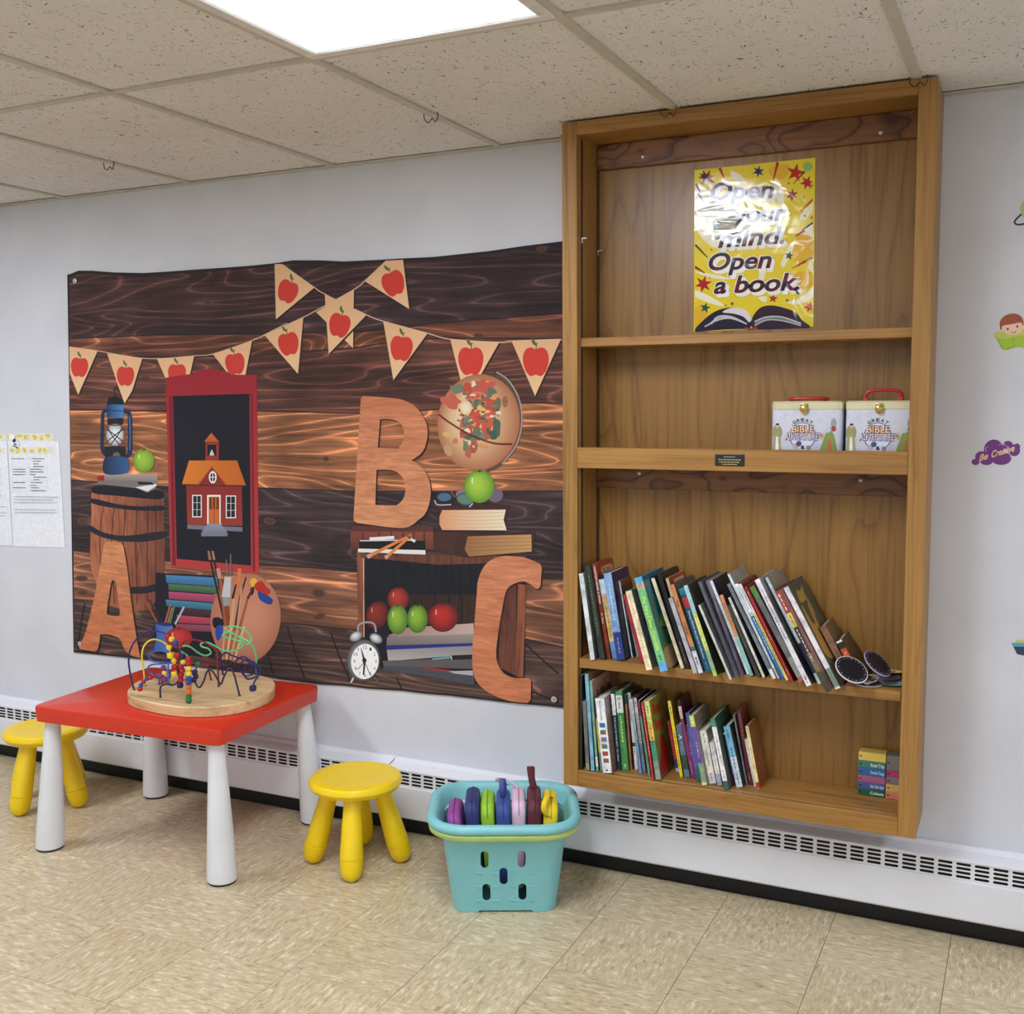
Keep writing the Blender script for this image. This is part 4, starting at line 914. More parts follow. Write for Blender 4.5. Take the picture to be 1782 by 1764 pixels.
# (top crop, x, y, foot crop, x, y, spine width px, spine bands [(to, colour)], cover colours top/bottom, spine text [(text, from, to, size, colour)], label, cover extras)
UP = [
(_U1,55,430,_U1,205,1530,60,[(1,(206,212,214))],((120,124,126),(90,92,94)),[],'white slim book at the left end of the upper row, against the bookcase side'),
(_U1,95,330,_U1,290,1520,70,[(1,(44,56,46))],((58,62,54),(40,46,40)),[('marks',.1,.75,.4,(120,132,100))],'dark green tall book between the white end book and the rust red book'),
(_U1,165,300,_U1,360,1510,48,[(1,(136,54,36))],((150,62,34),(120,44,30)),[('HORTON HEARS A WHO!',.03,.42,.8,(240,234,228)),('Dr. Seuss',.52,.63,.7,(240,234,228))],'rust red picture book with white capitals down the spine'),
(_U1,255,500,_U1,430,1515,72,[(.18,(196,214,228)),(.25,(206,170,160)),(.78,(214,184,116)),(1,(96,140,190))],((52,84,150),(60,90,150)),[('marks',.34,.74,.4,(130,90,50))],'light blue thin book with an ochre band on its spine'),
(_U1,355,425,_U1,530,1535,104,[(.68,(128,166,208)),(1,(38,60,132))],((52,42,92),(34,44,84)),[('marks',.12,.55,.34,(214,226,240)),('marks',.74,.92,.3,(160,180,220))],'thick book with light and dark blue spine and navy cover'),
(_U1,535,520,_U1,700,1500,18,[(1,(222,224,220))],((92,84,70),(62,84,82)),[],'thin grey picture book with a rust strip across its cover'),
(_U1,680,880,_U1,800,1490,38,[(.3,(222,226,224)),(1,(136,170,158))],((150,170,160),(120,150,140)),[],'smallest pale teal booklet of the upper row'),
(_U1,645,700,_U1,870,1570,58,[(1,(158,40,60))],((150,40,58),(120,30,44)),[],'slim crimson book in the upper row'),
(_U1,690,660,_U1,960,1670,84,[(1,(236,222,184))],((128,128,122),(118,116,112)),[('marks',.05,.95,.25,(186,140,70))],'cream spiral-edged book with a grey cover'),
(_U1,815,490,_U1,1150,1690,108,[(.06,(92,170,220)),(.13,(196,176,140)),(.9,(112,186,124)),(1,(98,166,216))],((30,104,130),(70,120,60)),[('The Very Clever Crocodile',.2,.78,.66,(228,236,92)),('marks',.83,.88,.6,(44,110,80))],'green book reading The Very Clever Crocodile on its spine'),
(_U2,45,345,_U2,430,1500,50,[(1,(234,224,192))],((60,56,50),(50,46,42)),[('marks',.15,.7,.35,(196,180,140))],'narrow cream book beside a thick black one'),
(_U2,110,290,_U2,480,1500,58,[(1,(26,24,26))],((36,32,30),(30,28,28)),[('marks',.72,.94,.3,(170,168,166))],'thick black book with small white lettering near its foot'),
(_U2,225,345,_U2,560,1500,40,[(1,(210,180,150))],((178,86,38),(150,80,44)),[],'slim book with an orange cover showing above its neighbours'),
(_U2,255,600,_U2,575,1560,58,[(1,(176,176,186))],((150,150,160),(140,140,150)),[],'short lavender grey book in the upper row'),
(_U2,275,430,_U2,650,1560,62,[(.70,(204,134,80)),(.75,(70,120,120)),(1,(226,226,228))],((92,84,84),(80,74,76)),[('marks',.18,.26,.5,(50,40,36)),('marks',.43,.55,.5,(50,40,36)),('marks',.82,.9,.7,(40,40,44))],'book with an orange spine ending in teal and white'),
(_U2,400,480,_U2,750,1550,88,[(.08,(48,126,150)),(.11,(26,78,98)),(.24,(170,60,60)),(1,(24,92,116))],((30,80,100),(24,70,90)),[('Disney PIXAR Storybook Collection',.27,.84,.42,(226,236,238)),('marks',.88,.97,.4,(120,180,196))],'teal storybook with white lettering and a red picture on the spine'),
(_U2,465,440,_U2,850,1600,56,[(.3,(164,206,216)),(.72,(216,220,120)),(.93,(156,190,156)),(1,(176,206,92))],((74,80,76),(70,78,62)),[('marks',.1,.68,.3,(110,130,120))],'book with pale blue, yellow and green spine'),
(_U2,640,690,_U2,1045,1640,36,[(1,(196,196,188))],((92,94,98),(80,82,88)),[],'slim grey photo book, lower than its slate neighbour'),
(_U2,620,390,_U2,1100,1610,48,[(1,(92,92,100))],((74,76,84),(66,66,74)),[],'tall slate grey book in the upper row'),
(_U2,690,375,_U2,1150,1590,22,[(1,(112,100,132))],((150,140,140),(120,114,120)),[],'very thin mauve book'),
(_U2,720,372,_U2,1200,1570,42,[(.999,(226,230,234)),(1,(40,52,100))],((32,40,76),(44,58,110)),[],'white-spined thin book with navy cover'),
(_U3,0,560,_U3,390,1590,52,[(.52,(212,146,96)),(1,(146,200,196))],((64,64,62),(58,58,56)),[('marks',.1,.4,.4,(110,70,50))],'book with a spine half orange, half aqua'),
(_U3,70,690,_U3,450,1600,56,[(1,(56,58,60))],((50,52,54),(46,46,48)),[('marks',.2,.6,.3,(140,140,120))],'charcoal short book with faint lettering'),
(_U3,100,590,_U3,545,1610,38,[(.9,(224,222,212)),(1,(210,200,150))],((34,34,36),(30,40,40)),[],'thin white book with black cover'),
(_U3,150,600,_U3,620,1590,36,[(1,(140,170,204))],((90,100,110),(70,90,120)),[],'thin sky blue book in the upper row'),
(_U3,100,420,_U3,690,1630,50,[(.9,(120,124,130)),(1,(228,228,228))],((110,112,118),(96,98,104)),[],'plain mid-grey book with a white mark at its foot'),
(_U3,115,290,_U3,760,1630,38,[(.9,(206,224,232)),(1,(186,180,160))],((156,158,156),(150,148,142)),[],'pale blue slim book with light grey cover rising above the row'),
(_U3,215,420,_U3,820,1640,50,[(.3,(238,240,242)),(.34,(180,206,230)),(1,(34,112,184))],((140,90,50),(120,60,40)),[('I Can Read Collection',.05,.28,.5,(40,40,48)),('marks',.36,.8,.6,(206,226,240))],'collection book white at the top and blue below'),
(_U3,275,420,_U3,885,1650,42,[(.3,(240,240,240)),(1,(238,206,92))],((140,56,40),(130,40,36)),[('I Can Read Collection',.05,.28,.5,(40,40,48)),('marks',.33,.9,.5,(60,90,140))],'collection book white at the top and yellow below'),
(_U3,350,460,_U3,955,1680,42,[(1,(164,40,46))],((130,36,42),(120,30,36)),[('marks',.05,.1,.5,(230,200,200)),('marks',.45,.56,.5,(230,200,200)),('marks',.86,.92,.5,(230,200,200))],'slim scarlet book beside the yellow collection book'),
(_U3,400,460,_U3,1040,1670,84,[(.02,(150,110,70)),(.12,(92,150,74)),(.75,(122,124,124)),(.95,(150,158,146)),(1,(176,100,100))],((90,92,92),(100,104,100)),[],'grey metallic spine with a green label at its head'),
(_U3,500,370,_U3,1170,1730,78,[(1,(236,236,242))],((170,170,168),(60,66,70)),[('First Look and Find',.10,.33,.42,(150,50,80)),("Let's Look!",.36,.55,.5,(60,60,110)),('marks',.92,.97,.5,(90,60,90))],"white thick board book reading Let's Look! on its spine"),
(_U3,620,340,_U4,500,1420,46,[(.62,(206,226,234)),(.9,(40,50,84)),(1,(210,220,224))],((150,146,136),(140,134,122)),[('marks',.4,.5,.4,(110,120,130))],'pale blue book with a beige cover of grass, beside the white board book'),
(_U3,760,520,_U4,620,1530,74,[(.22,(156,62,54)),(.36,(224,200,92)),(.62,(60,50,44)),(.8,(120,104,70)),(1,(60,70,50))],((140,50,46),(110,40,38)),[('marks',.03,.2,.55,(240,236,232)),('marks',.24,.33,.5,(90,70,120)),('marks',.38,.7,.45,(232,226,214))],'red-topped book with a yellow label and garden picture on its spine'),
(_U3,870,470,_U4,740,1490,80,[(.80,(240,240,240)),(.98,(122,144,132)),(1,(230,230,228))],((66,78,76),(80,88,84)),[],'large white-spined board book with a gold figure on its slate cover'),
]
LO = [
(_L1,90,200,_L1,90,1510,28,[(1,(34,38,36))],((30,30,30),(30,30,30)),[],'black tall book at the left end of the lower row'),
(_L1,100,560,_L1,150,1520,48,[(.9,(112,108,104)),(1,(150,150,120))],((80,80,80),(70,70,70)),[('marks',.2,.75,.35,(70,66,64))],'short dark grey book near the left end of the lower row'),
(_L1,150,180,_L1,240,1530,48,[(1,(122,176,198))],((140,104,84),(50,56,62)),[('marks',.25,.4,.3,(90,140,160))],'tall sky blue book whose cover reads In the Sea'),
(_L1,190,280,_L1,285,1530,32,[(.84,(112,170,158)),(.95,(220,224,224)),(1,(112,170,158))],((206,152,126),(36,40,48)),[],'thin aqua green book with a white tag near its foot'),
(_L1,285,800,_L1,350,1530,44,[(.66,(210,186,66)),(1,(124,158,128))],((180,160,60),(110,140,110)),[],'short book with a yellow and green spine, in the lower row'),
(_L1,345,530,_L1,455,1570,126,[(1,(232,234,240))],((150,140,136),(130,90,70)),[('My Little Animal Book',.04,.30,.3,(120,124,140)),('photos',.33,.9,.5,(60,80,110))],'thick white board book with small square photographs down its spine'),
(_L1,525,430,_L1,625,1530,48,[(.03,(22,44,66)),(.3,(232,234,234)),(1,(20,50,82))],((26,40,56),(24,36,50)),[('THE CAT IN THE HAT',.32,.7,.55,(232,236,240)),('Dr. Seuss',.73,.88,.5,(232,236,240))],'navy book reading The Cat in the Hat, with a white label'),
(_L1,605,430,_L1,705,1530,90,[(.05,(76,150,84)),(.27,(236,238,232)),(1,(66,146,78))],((70,110,70),(60,110,66)),[('Dr. Seuss',.07,.22,.5,(30,40,34)),('marks',.31,.64,.6,(206,226,110)),('marks',.92,.97,.6,(210,230,210))],'bright green book with a white label next to the navy one'),
(_L1,690,470,_L1,775,1520,24,[(.12,(30,60,50)),(1,(176,110,74))],((40,50,44),(120,80,60)),[],'very thin brown book beside the bright green one'),
(_L1,720,440,_L1,825,1510,42,[(.1,(176,182,180)),(.65,(206,200,200)),(.7,(30,70,50)),(1,(228,226,218))],((70,50,46),(60,44,40)),[('marks',.15,.35,.5,(150,90,110)),('marks',.72,.8,.6,(60,60,60))],'white patterned slim book with a dark band low on its spine'),
(_L1,785,530,_L1,920,1570,42,[(.2,(190,196,210)),(.55,(150,180,190)),(1,(110,150,190))],((80,90,104),(70,80,90)),[('marks',.1,.9,.5,(160,130,140))],'slim pale blue patterned book in the lower row'),
(_L1,840,520,_L1,975,1570,42,[(.2,(214,206,206)),(.6,(170,180,180)),(1,(110,130,170))],((50,44,60),(60,60,70)),[('marks',.05,.9,.6,(150,70,90))],'slim book with a speckled red and grey spine'),
(_L1,890,560,_L1,1045,1620,34,[(.2,(110,40,70)),(1,(104,152,112))],((40,40,70),(60,80,60)),[],'slim sage green book with a plum head'),
(_L1,940,580,_L1,1095,1660,30,[(1,(190,40,60))],((60,20,30),(110,30,40)),[('marks',.05,.7,.5,(230,200,206))],'thin bright red book next to the tall green-covered one'),
(_L1,1000,570,_L1,1165,1660,72,[(.26,(206,214,126)),(.5,(222,196,90)),(.76,(70,140,110)),(1,(142,158,140))],((156,154,66),(118,112,58)),[('marks',.06,.16,.4,(90,110,60)),('marks',.3,.5,.6,(200,80,50))],'tall book with an olive cover reading Beep Beep'),
(_L2,190,690,_L2,320,1390,48,[(.75,(178,54,60)),(.93,(60,70,130)),(1,(220,220,220))],((150,40,46),(140,36,40)),[],'small red book with a blue and white foot'),
(_L2,195,400,_L2,370,1465,44,[(.2,(226,208,90)),(1,(240,214,40))],((140,112,30),(150,120,30)),[('marks',.08,.18,.5,(50,44,30)),('marks',.38,.9,.4,(60,50,30))],'yellow slim book with dark lettering down its spine'),
(_L2,325,740,_L2,450,1470,80,[(.58,(92,116,144)),(.66,(60,74,50)),(.85,(52,72,66)),(1,(104,134,150))],((90,100,110),(80,90,100)),[('A',.18,.28,.8,(230,234,236)),('marks',.32,.5,.6,(150,170,186))],'blue-grey book with a large white A on its spine'),
(_L2,325,390,_L2,530,1480,44,[(.08,(40,30,40)),(.24,(222,200,190)),(1,(150,46,104))],((84,24,40),(76,20,44)),[('marks',.1,.22,.4,(150,60,60)),('marks',.78,.95,.4,(220,170,200))],'magenta slim book with a maroon cover'),
(_L2,430,740,_L2,560,1490,34,[(.1,(60,40,90)),(1,(98,50,130))],((70,40,90),(60,40,80)),[('marks',.3,.55,.4,(210,190,220))],'short violet thin book'),
(_L2,450,570,_L2,610,1520,58,[(.82,(84,96,160)),(1,(34,100,100))],((36,46,84),(40,60,90)),[],'indigo blue book with a dark teal foot'),
(_L2,505,610,_L2,690,1580,68,[(.16,(190,206,100)),(.68,(110,80,160)),(.96,(136,160,130)),(1,(206,220,150))],((150,142,126),(140,132,118)),[('marks',.02,.13,.7,(232,238,210)),('marks',.38,.6,.35,(216,206,232))],'purple book with a lime label and a beige cover'),
(_L2,660,820,_L2,800,1560,100,[(1,(232,232,222))],((206,204,192),(190,188,178)),[('The Girl and the',.32,.66,.3,(50,50,50)),('marks',.06,.24,.26,(90,90,90)),('marks',.8,.95,.3,(50,50,50))],'cream thick paperback with black lettering'),
(_L2,790,980,_L2,905,1580,70,[(.74,(230,230,224)),(.98,(180,186,206)),(1,(230,230,224))],((200,200,190),(180,180,176)),[('marks',.1,.7,.26,(140,140,140))],'shortest white paperback in the lower row'),
(_L2,800,650,_L2,1000,1640,66,[(.12,(72,142,112)),(.88,(236,236,236)),(1,(40,112,96))],((44,92,70),(110,92,80)),[('marks',.2,.55,.5,(190,120,140)),('marks',.72,.84,.5,(60,60,60))],'white book with green ends and a photographic cover'),
(_L2,945,840,_L2,1090,1570,42,[(.04,(220,220,226)),(1,(36,42,86))],((40,44,70),(36,40,64)),[('marks',.1,.8,.5,(130,140,180))],'small dark navy book in the lower row'),
(_L2,985,760,_L2,1170,1610,90,[(.5,(120,184,214)),(1,(206,222,230))],((40,48,54),(36,40,46)),[('Dr Seuss',.05,.2,.5,(40,70,90)),('marks',.36,.7,.42,(50,90,110)),('marks',.78,.95,.4,(70,100,120))],'sky blue book fading to white, with a dark cover'),
(_L2,1045,590,_L2,1230,1560,24,[(1,(130,130,132))],((100,96,96),(80,78,80)),[],'thin ash grey book leaning near the right end of the lower row'),
(_L2,1120,520,_L2,1290,1560,56,[(1,(96,34,50))],((120,62,50),(90,40,40)),[('marks',.05,.4,.4,(190,140,150)),('marks',.85,.96,.4,(200,170,176))],'dark maroon book with a reddish patterned cover'),
(_L2,1215,930,_L2,1350,1590,46,[(1,(226,222,206))],((190,180,160),(180,170,150)),[],'short ivory book beside the swirl-covered one'),
(_L2,1250,750,_L2,1410,1620,46,[(.9,(236,216,160)),(.99,(186,40,40)),(1,(230,220,190))],((150,98,58),(130,78,44)),[('marks',.02,.12,.4,(90,70,50)),('marks',.34,.75,.3,(120,90,60))],'cream-spined book with brown swirled cover at the right end of the lower row'),
]
def rect2(x, th, t, h, z=0):
    c, s = math.cos(th), math.sin(th)
    return [(x, z), (x+t*c, z+t*s), (x+t*c-h*s, z+t*s+h*c), (x-h*s, z+h*c)]
def overlap(A, B, eps=-.0007):
    for P in (A, B):
        for i in range(4):
            ax = (P[(i+1)%4][1]-P[i][1], P[i][0]-P[(i+1)%4][0]); L = math.hypot(*ax); ax = (ax[0]/L, ax[1]/L)
            a = [p[0]*ax[0]+p[1]*ax[1] for p in A]; b = [p[0]*ax[0]+p[1]*ax[1] for p in B]
            if max(a) <= min(b)+eps or max(b) <= min(a)+eps: return False
    return True
def measure(rows, zs, sc):
    out = []
    for b in rows:
        t = cr(b[0], (b[1], b[2])); q = cr(b[3], (b[4], b[5])); Bp = onZ(q[0], q[1], zs); Tp = onY(t[0], t[1], Bp.y)
        w = b[6]*sc; wid = onY(q[0]+w/2, q[1], Bp.y).x - onY(q[0]-w/2, q[1], Bp.y).x
        th = math.atan2(Bp.x-Tp.x, Tp.z-Bp.z)
        out.append(dict(x=Bp.x-wid/2, y=Bp.y, th=th, h=math.hypot(Bp.x-Tp.x, Tp.z-Bp.z), t=wid*math.cos(th)))
    return out
def pack(ms, xmin, k):
    placed = []; dev = 0
    for m_ in ms:
        t = max(.003, m_['t']*k); x = max(xmin + m_['h']*math.sin(m_['th'])+.0008 if not placed else m_['x'], m_['x'])
        x = m_['x']
        if min(p[0] for p in rect2(x, m_['th'], t, m_['h'])) < xmin: x += xmin - min(p[0] for p in rect2(x, m_['th'], t, m_['h']))
        while any(overlap(rect2(x, m_['th'], t, m_['h']), q) for q in placed[-6:]): x += .0006
        placed.append(rect2(x, m_['th'], t, m_['h'])); m_['px'] = x; m_['pt'] = t; dev += x-m_['x']
    return dev/len(ms)
def best_pack(ms, xmin):
    k = 1.0
    while k > .35:
        if pack(ms, xmin, k) < .006: break
        k -= .03
    return k
def book(bk, m_, zs, group):
    _,_,_,_,_,_,_, bands, cov, texts, label = bk[:11]
    t, h = m_['pt'], m_['h']; y = min(m_['y'], -.07); d = min(.19, -.0235-y) ; d = max(d, .05)
    if h < .17: d = min(d, .12)
    ob = thing('picture_book', label, 'book', (m_['px'], y, zs+.0004), (0, -m_['th'], 0))
    bt = min(.0022, t*.2)
    c = MB(); tt, bb_ = cov
    z0 = h
    fr = 0
    for to, col in bands:                                   # spine, head to foot
        za, zb = h*(1-fr), h*(1-to); fr = to
        c.box((0, 0, zb), (t, bt, za), col)
    gcol = lambda p: mixc(bb_, tt, max(0, min(1, p.z/h)))
    c.box((0, bt, 0), (bt, d, h), gcol)
    nz = 5
    for k in range(nz): c.box((t-bt, bt, h*k/nz), (t, d, h*(k+1)/nz), gcol)
    hard = t > .009
    c.build('cover', CV, ob, world=False)
    ins = .003 if hard else .0005
    MB().box((bt+.0001, bt+.0001, ins), (t-bt-.0001, d-ins, h-ins)).build('pages', PG, ob, world=False)
    if texts:
        yy = -.00025
        for s_, a, b, size, col in texts:
            p = MB()
            za, zb = h*(1-a), h*(1-b)
            if s_ == 'marks':
                z = za; rs = random.Random(hash(label) % 1000 if False else len(label)*7+int(a*100))
                while z > zb:
                    l = rs.uniform(.004, .010); w = t*size*rs.uniform(.5, 1)*.5
                    p._add([(t/2-w/2,yy,z),(t/2+w/2,yy,z),(t/2+w/2,yy,max(zb,z-l)),(t/2-w/2,yy,max(zb,z-l))], [(3,2,1,0)], col); z -= l+.003
            elif s_ == 'photos':
                cols = ((60,104,150),(110,96,60),(120,112,140),(84,120,84),(170,70,56),(130,92,66))
                for i, c_ in enumerate(cols):
                    z = za - (za-zb)*i/6; s2 = t*.62
                    p._add([(t*.5-s2/2,yy,z-s2*.75),(t*.5+s2/2,yy,z-s2*.75),(t*.5+s2/2,yy,z),(t*.5-s2/2,yy,z)], [(0,1,2,3)], c_)
                p._add([(t/2+.003*math.cos(2*math.pi*i/12),yy,.008+.003*math.sin(2*math.pi*i/12)) for i in range(12)], [tuple(range(12))], (60,50,90))
            else:
                cap = min(t*size*.7, .02)
                p.text(s_, (t/2-cap/2, yy, za), (t/2-cap/2, yy, zb), (cap, 0, 0), col, off=.015)
            p.build('spine_print' if s_ in ('marks', 'photos') else 'spine_title', TI, ob, world=False)
    ob['group'] = group
    return ob, t, h, d
def cover_text(ob, t, h, d, rows, col):
    p = MB(); xx = t+.0003
    for s_, y0, y1, z, cap in rows: p.text(s_, (xx, y0*d, z*h), (xx, y1*d, z*h), (0, 0, cap), col, off=.02)
    p.build('cover_title', TI, ob, world=False)
def cover_shape(ob, t, h, d, shapes):
    p = MB(); xx = t+.0002
    for pts, col in shapes:
        pts = smooth_path([Vector((a,b)) for a,b in pts], 4, True); p.poly([[Vector((xx, q.x*d, q.y*h)) for q in pts]], col); xx += .0001
    p.build('cover_picture', TI, ob, world=False)
mu = measure(UP, SH3, 160/1176); KU = best_pack(mu, SW+.004)
ml = measure(LO, BOT, .1247); KL = best_pack(ml, SW+.004)
print('book thickness factors', round(KU,2), round(KL,2))
BKU = [book(b, m_, SH3, 'books on the upper book shelf') for b, m_ in zip(UP, mu)]
BKL = [book(b, m_, BOT, 'books on the lower book shelf') for b, m_ in zip(LO, ml)]
cover_text(*BKU[2], [('HORTON', .25, .95, .86, .024), ('HEARS', .35, .95, .76, .02)], (226,206,170))
cover_shape(*BKU[5], [([(.06,.93),(.5,.925),(.9,.93),(.92,.985),(.5,.99),(.06,.985)], (168,92,48))])
cover_shape(*BKU[12], [([(.3,.925),(.55,.93),(.85,.925),(.85,.955),(.55,.96),(.3,.955)], (224,196,170))])
cover_shape(*BKU[9], [([(.3,.6),(.6,.55),(.9,.7),(.9,.9),(.5,.86)], (34,110,150)), ([(.05,.02),(.5,.02),(.6,.12),(.45,.22),(.05,.2)], (186,150,110)), ([(.2,.45),(.5,.42),(.6,.5),(.4,.56)], (120,180,60))])
cover_shape(*BKU[8], [([(.2,.55),(.5,.5),(.6,.66),(.3,.72)], (40,34,36)), ([(.35,.35),(.55,.36),(.5,.46),(.38,.46)], (120,50,44)), ([(.4,.05),(.5,.1),(.6,.3),(.5,.33),(.42,.2)], (34,36,50))])
cover_shape(*BKU[-1], [([(.12,.30),(.5,.22),(.62,.34),(.55,.55),(.62,.75),(.5,.74),(.42,.58),(.25,.62),(.22,.78),(.12,.74),(.1,.5)], (188,144,66)), ([(.3,.02),(.62,.03),(.6,.2),(.35,.21)], (140,44,50)), ([(.2,.82),(.3,.92),(.5,.9),(.7,.93),(.6,.82),(.4,.8)], (176,152,70)), ([(.6,.62),(.68,.72),(.64,.84),(.56,.76)], (176,146,74))])
cover_shape(*BKU[-1], [([(.42,.42),(.46,.41),(.47,.45),(.43,.46)], (40,30,26))])
cover_text(*BKL[3], [('In the Sea', .2, .95, .80, .026)], (40,34,34))
cover_text(*BKL[14], [('Beep', .12, .62, .80, .030), ('Beep', .14, .64, .60, .030)], (208,34,30))
cover_shape(*BKL[14], [([(.1,.04),(.45,.03),(.62,.12),(.6,.34),(.45,.5),(.3,.46),(.22,.3),(.1,.2)], (168,32,34))])
cover_shape(*BKL[21], [([(.36,.74),(.5,.77),(.66,.75),(.8,.78),(.78,.80),(.5,.79),(.36,.77)], (70,68,62)), ([(.3,.58),(.5,.6),(.76,.59),(.76,.62),(.5,.63),(.3,.61)], (70,68,62))])
# two paperbacks leaning low at the right end
def paperback(tx, ty, wpx, h, label, spine, cov, texts, ytab):
    m_ = dict(h=h, th=mu[-1]['th']+R(1))
    tl = onY(*cr(_U4, (tx, ty)), ytab); th = m_['th']
    x = tl.x + h*math.sin(th); t = wpx
    m_.update(px=x, pt=t, y=ytab)
    placed = rect2(mu[-1]['px'], mu[-1]['th'], mu[-1]['pt'], mu[-1]['h'])
    prev = [placed] + PB
    while any(overlap(rect2(x, th, t, h), q) for q in prev): x += .0006
    m_['px'] = x; PB.append(rect2(x, th, t, h))
    return book((0,)*7+(spine, cov, texts, label), m_, SH3, 'books on the upper book shelf')
PB = []
paperback(490, 620, .017, .165, 'brown small paperback leaning on the large board book', [(1,(150,106,84))], ((112,92,70),(100,82,64)), [('marks',.06,.3,.3,(110,72,56)),('marks',.4,.9,.4,(100,64,50))], -.165)
paperback(705, 790, .016, .125, 'small paperback with black and white stripes and orange block on its spine', [(.04,(230,226,206)),(.18,(40,38,36)),(.7,(206,84,50)),(1,(96,132,124))], ((84,72,50),(70,64,48)), [('marks',.25,.6,.3,(236,196,160))], -.165)

# ---- little board books stacked at the right of the lower shelf
def mini(x0, x1, y0, rows, tag_):
    z = BOT+.0003
    for i, (hgt, col, txt, tcol, lab) in enumerate(rows):
        o = thing('mini_board_book', lab, 'book', ((x0+x1)/2, y0, z), group=None)
        dx = random.uniform(-.001,.001)
        b = MB(); w = x1-x0
        b.box((-w/2+dx, 0, 0), (w/2+dx, .06-.06*.35, hgt-.0004), col, bev=.001, seg=1); b.build('block', CVP, o, world=False)
        p = MB(); yy = -.0003
        p._add([(-w/2+.006+.0035*math.cos(2*math.pi*k/10), yy, hgt/2+.0025*math.sin(2*math.pi*k/10)) for k in range(10)], [tuple(range(10))], mixc(col,(0,0,0),.55))
        if txt: p.text(txt, (-w*.05, yy, hgt*.3), (w/2-.004, yy, hgt*.3), (0,0,hgt*.42), tcol, off=.02)
        p.build('spine_print', TI, o, world=False); z += hgt
YM = -.062
mini(.8215, .8930, YM, [(.0185,(30,92,66),'Colors',(240,244,240),'tiny dark green board book reading Colors at the foot of its stack'),(.0185,(70,92,150),'Go! Go! Go!',(230,234,240),'tiny violet blue board book reading Go Go Go'),(.0195,(168,92,130),'',(240,210,224),'tiny mauve pink board book in the middle of the left stack'),(.0205,(40,104,158),'Favorite Things',(190,220,240),'tiny blue board book reading Favorite Things'),(.0205,(58,128,122),'Road Trip',(230,240,236),'tiny teal board book reading Road Trip'),(.0245,(228,204,96),'',(240,226,170),'tiny yellow board book on top of its stack')], 'a')
mini(.8950, .9620, YM-.002, [(.0205,(214,128,104),'',W_,'tiny salmon board book at the foot of the right stack'),(.0205,(216,170,92),'',W_,'tiny tan orange board book second from the foot of the right stack'),(.020,(128,118,112),'',W_,'tiny grey board book between an orange and a magenta one'),(.0185,(176,50,110),'',(250,230,240),'tiny magenta board book in the right stack'),(.042,(122,116,112),'',W_,'thicker grey board book block on top of the right stack')], 'b')

# ---- round lacing cards lying at the right of the upper shelf
DM = colour_mat('card_print', .5, 'plain'); LACE = paint('lace', (210,206,214), .8)
def disc(px, py, dia, z, tilt, face, rim, label, yaw=0, y=None, face_art=None, dx=0):
    c = onZ(px, py, z) if y is None else onY(px, py, y)
    nz = math.cos(R(tilt[0]))*math.cos(R(tilt[1])); c.x += dx
    c.z = max(c.z, SH3+.0022+dia/2*math.sqrt(max(0, 1-nz*nz)))
    t = thing('lacing_card', label, 'toy card', (c.x, c.y, c.z), (R(tilt[0]), R(tilt[1]), R(yaw)))
    r = dia/2
    MB().lathe([(r-.0006,-.0016),(r,-.0010),(r,.0010),(r-.0006,.0016)], (0,0,0), 36, rim).build('board', DM, t, world=False, smooth=True)
    f = MB(); f._add([(r*.94*math.cos(2*math.pi*i/36), r*.94*math.sin(2*math.pi*i/36), .0018) for i in range(36)], [tuple(range(36))], face)
    if face_art == 'smile':
        pts = [Vector((r*.5*math.cos(a), r*.5*math.sin(a)-.0, .0021)) for a in [R(200+8*k) for k in range(18)]]
        f.tube(pts, .0012, 5, (60,50,40)); f.ball((-.012,.014,.002), .0025, 6, (60,50,40)); f.ball((.012,.014,.002), .0025, 6, (60,50,40))
    else:
        for i in range(22):
            a = 2*math.pi*i/22; f._add([(r*.82*math.cos(a)+.0016*math.cos(b), r*.82*math.sin(a)+.0016*math.sin(b), .0021) for b in [k*math.pi/3 for k in range(6)]], [tuple(range(6))], (226,224,226) if i%2 else (150,148,160))
    f.build('face', DM, t, world=False)
    return t
Z3 = SH3+.002
disc(*cr(_U4,(1110,1400)), .078, Z3, (0,0), (20,22,30), (196,186,196), 'black round card lying flat under the leaning ones on the shelf')
disc(*cr(_U4,(1420,1400)), .072, Z3, (0,0), (120,170,172), (34,36,42), 'aqua round card with a dark edge lying on the shelf')
disc(*cr(_U4,(1370,1325)), .070, Z3+.0042, (4,-2), (118,104,150), (60,54,84), 'purple round card under the yellow one')
disc(*cr(_U4,(1390,1235)), .074, Z3+.0125, (-3,4), (222,212,140), (40,40,44), 'pale yellow round card with a smiling line, on top of the others', face_art='smile')
disc(*cr(_U4,(905,1225)), .088, 0, (26,30), (14,16,24), (226,224,226), 'large black round card leaning against the books', y=-.212)
disc(*cr(_U4,(1075,1130)), .084, 0, (14,40), (30,28,44), (176,160,190), 'dark round card with a lavender edge propped behind the black one', y=-.150, dx=.032)
lace = MB()
sq = [(940,1370),(1010,1360),(1100,1365),(1160,1380),(1120,1410),(1060,1395),(1180,1385),(1240,1350),(1180,1310),(1130,1290),(1220,1300),(1260,1330),(1230,1250),(1180,1190),(1120,1150),(1050,1090)]
pts = [onZ(*cr(_U4, q), Z3+.010+i*.0012) for i, q in enumerate(sq)]
for q in pts: q.y = min(q.y, -.036); q.x = min(q.x, .925)
lace.tube(smooth_path(pts, 4), .0011, 5, (200,196,206)); tag(lace.build('shoe_lace', DM, smooth=True), 'speckled lace tangled over the round cards on the shelf', 'lace')

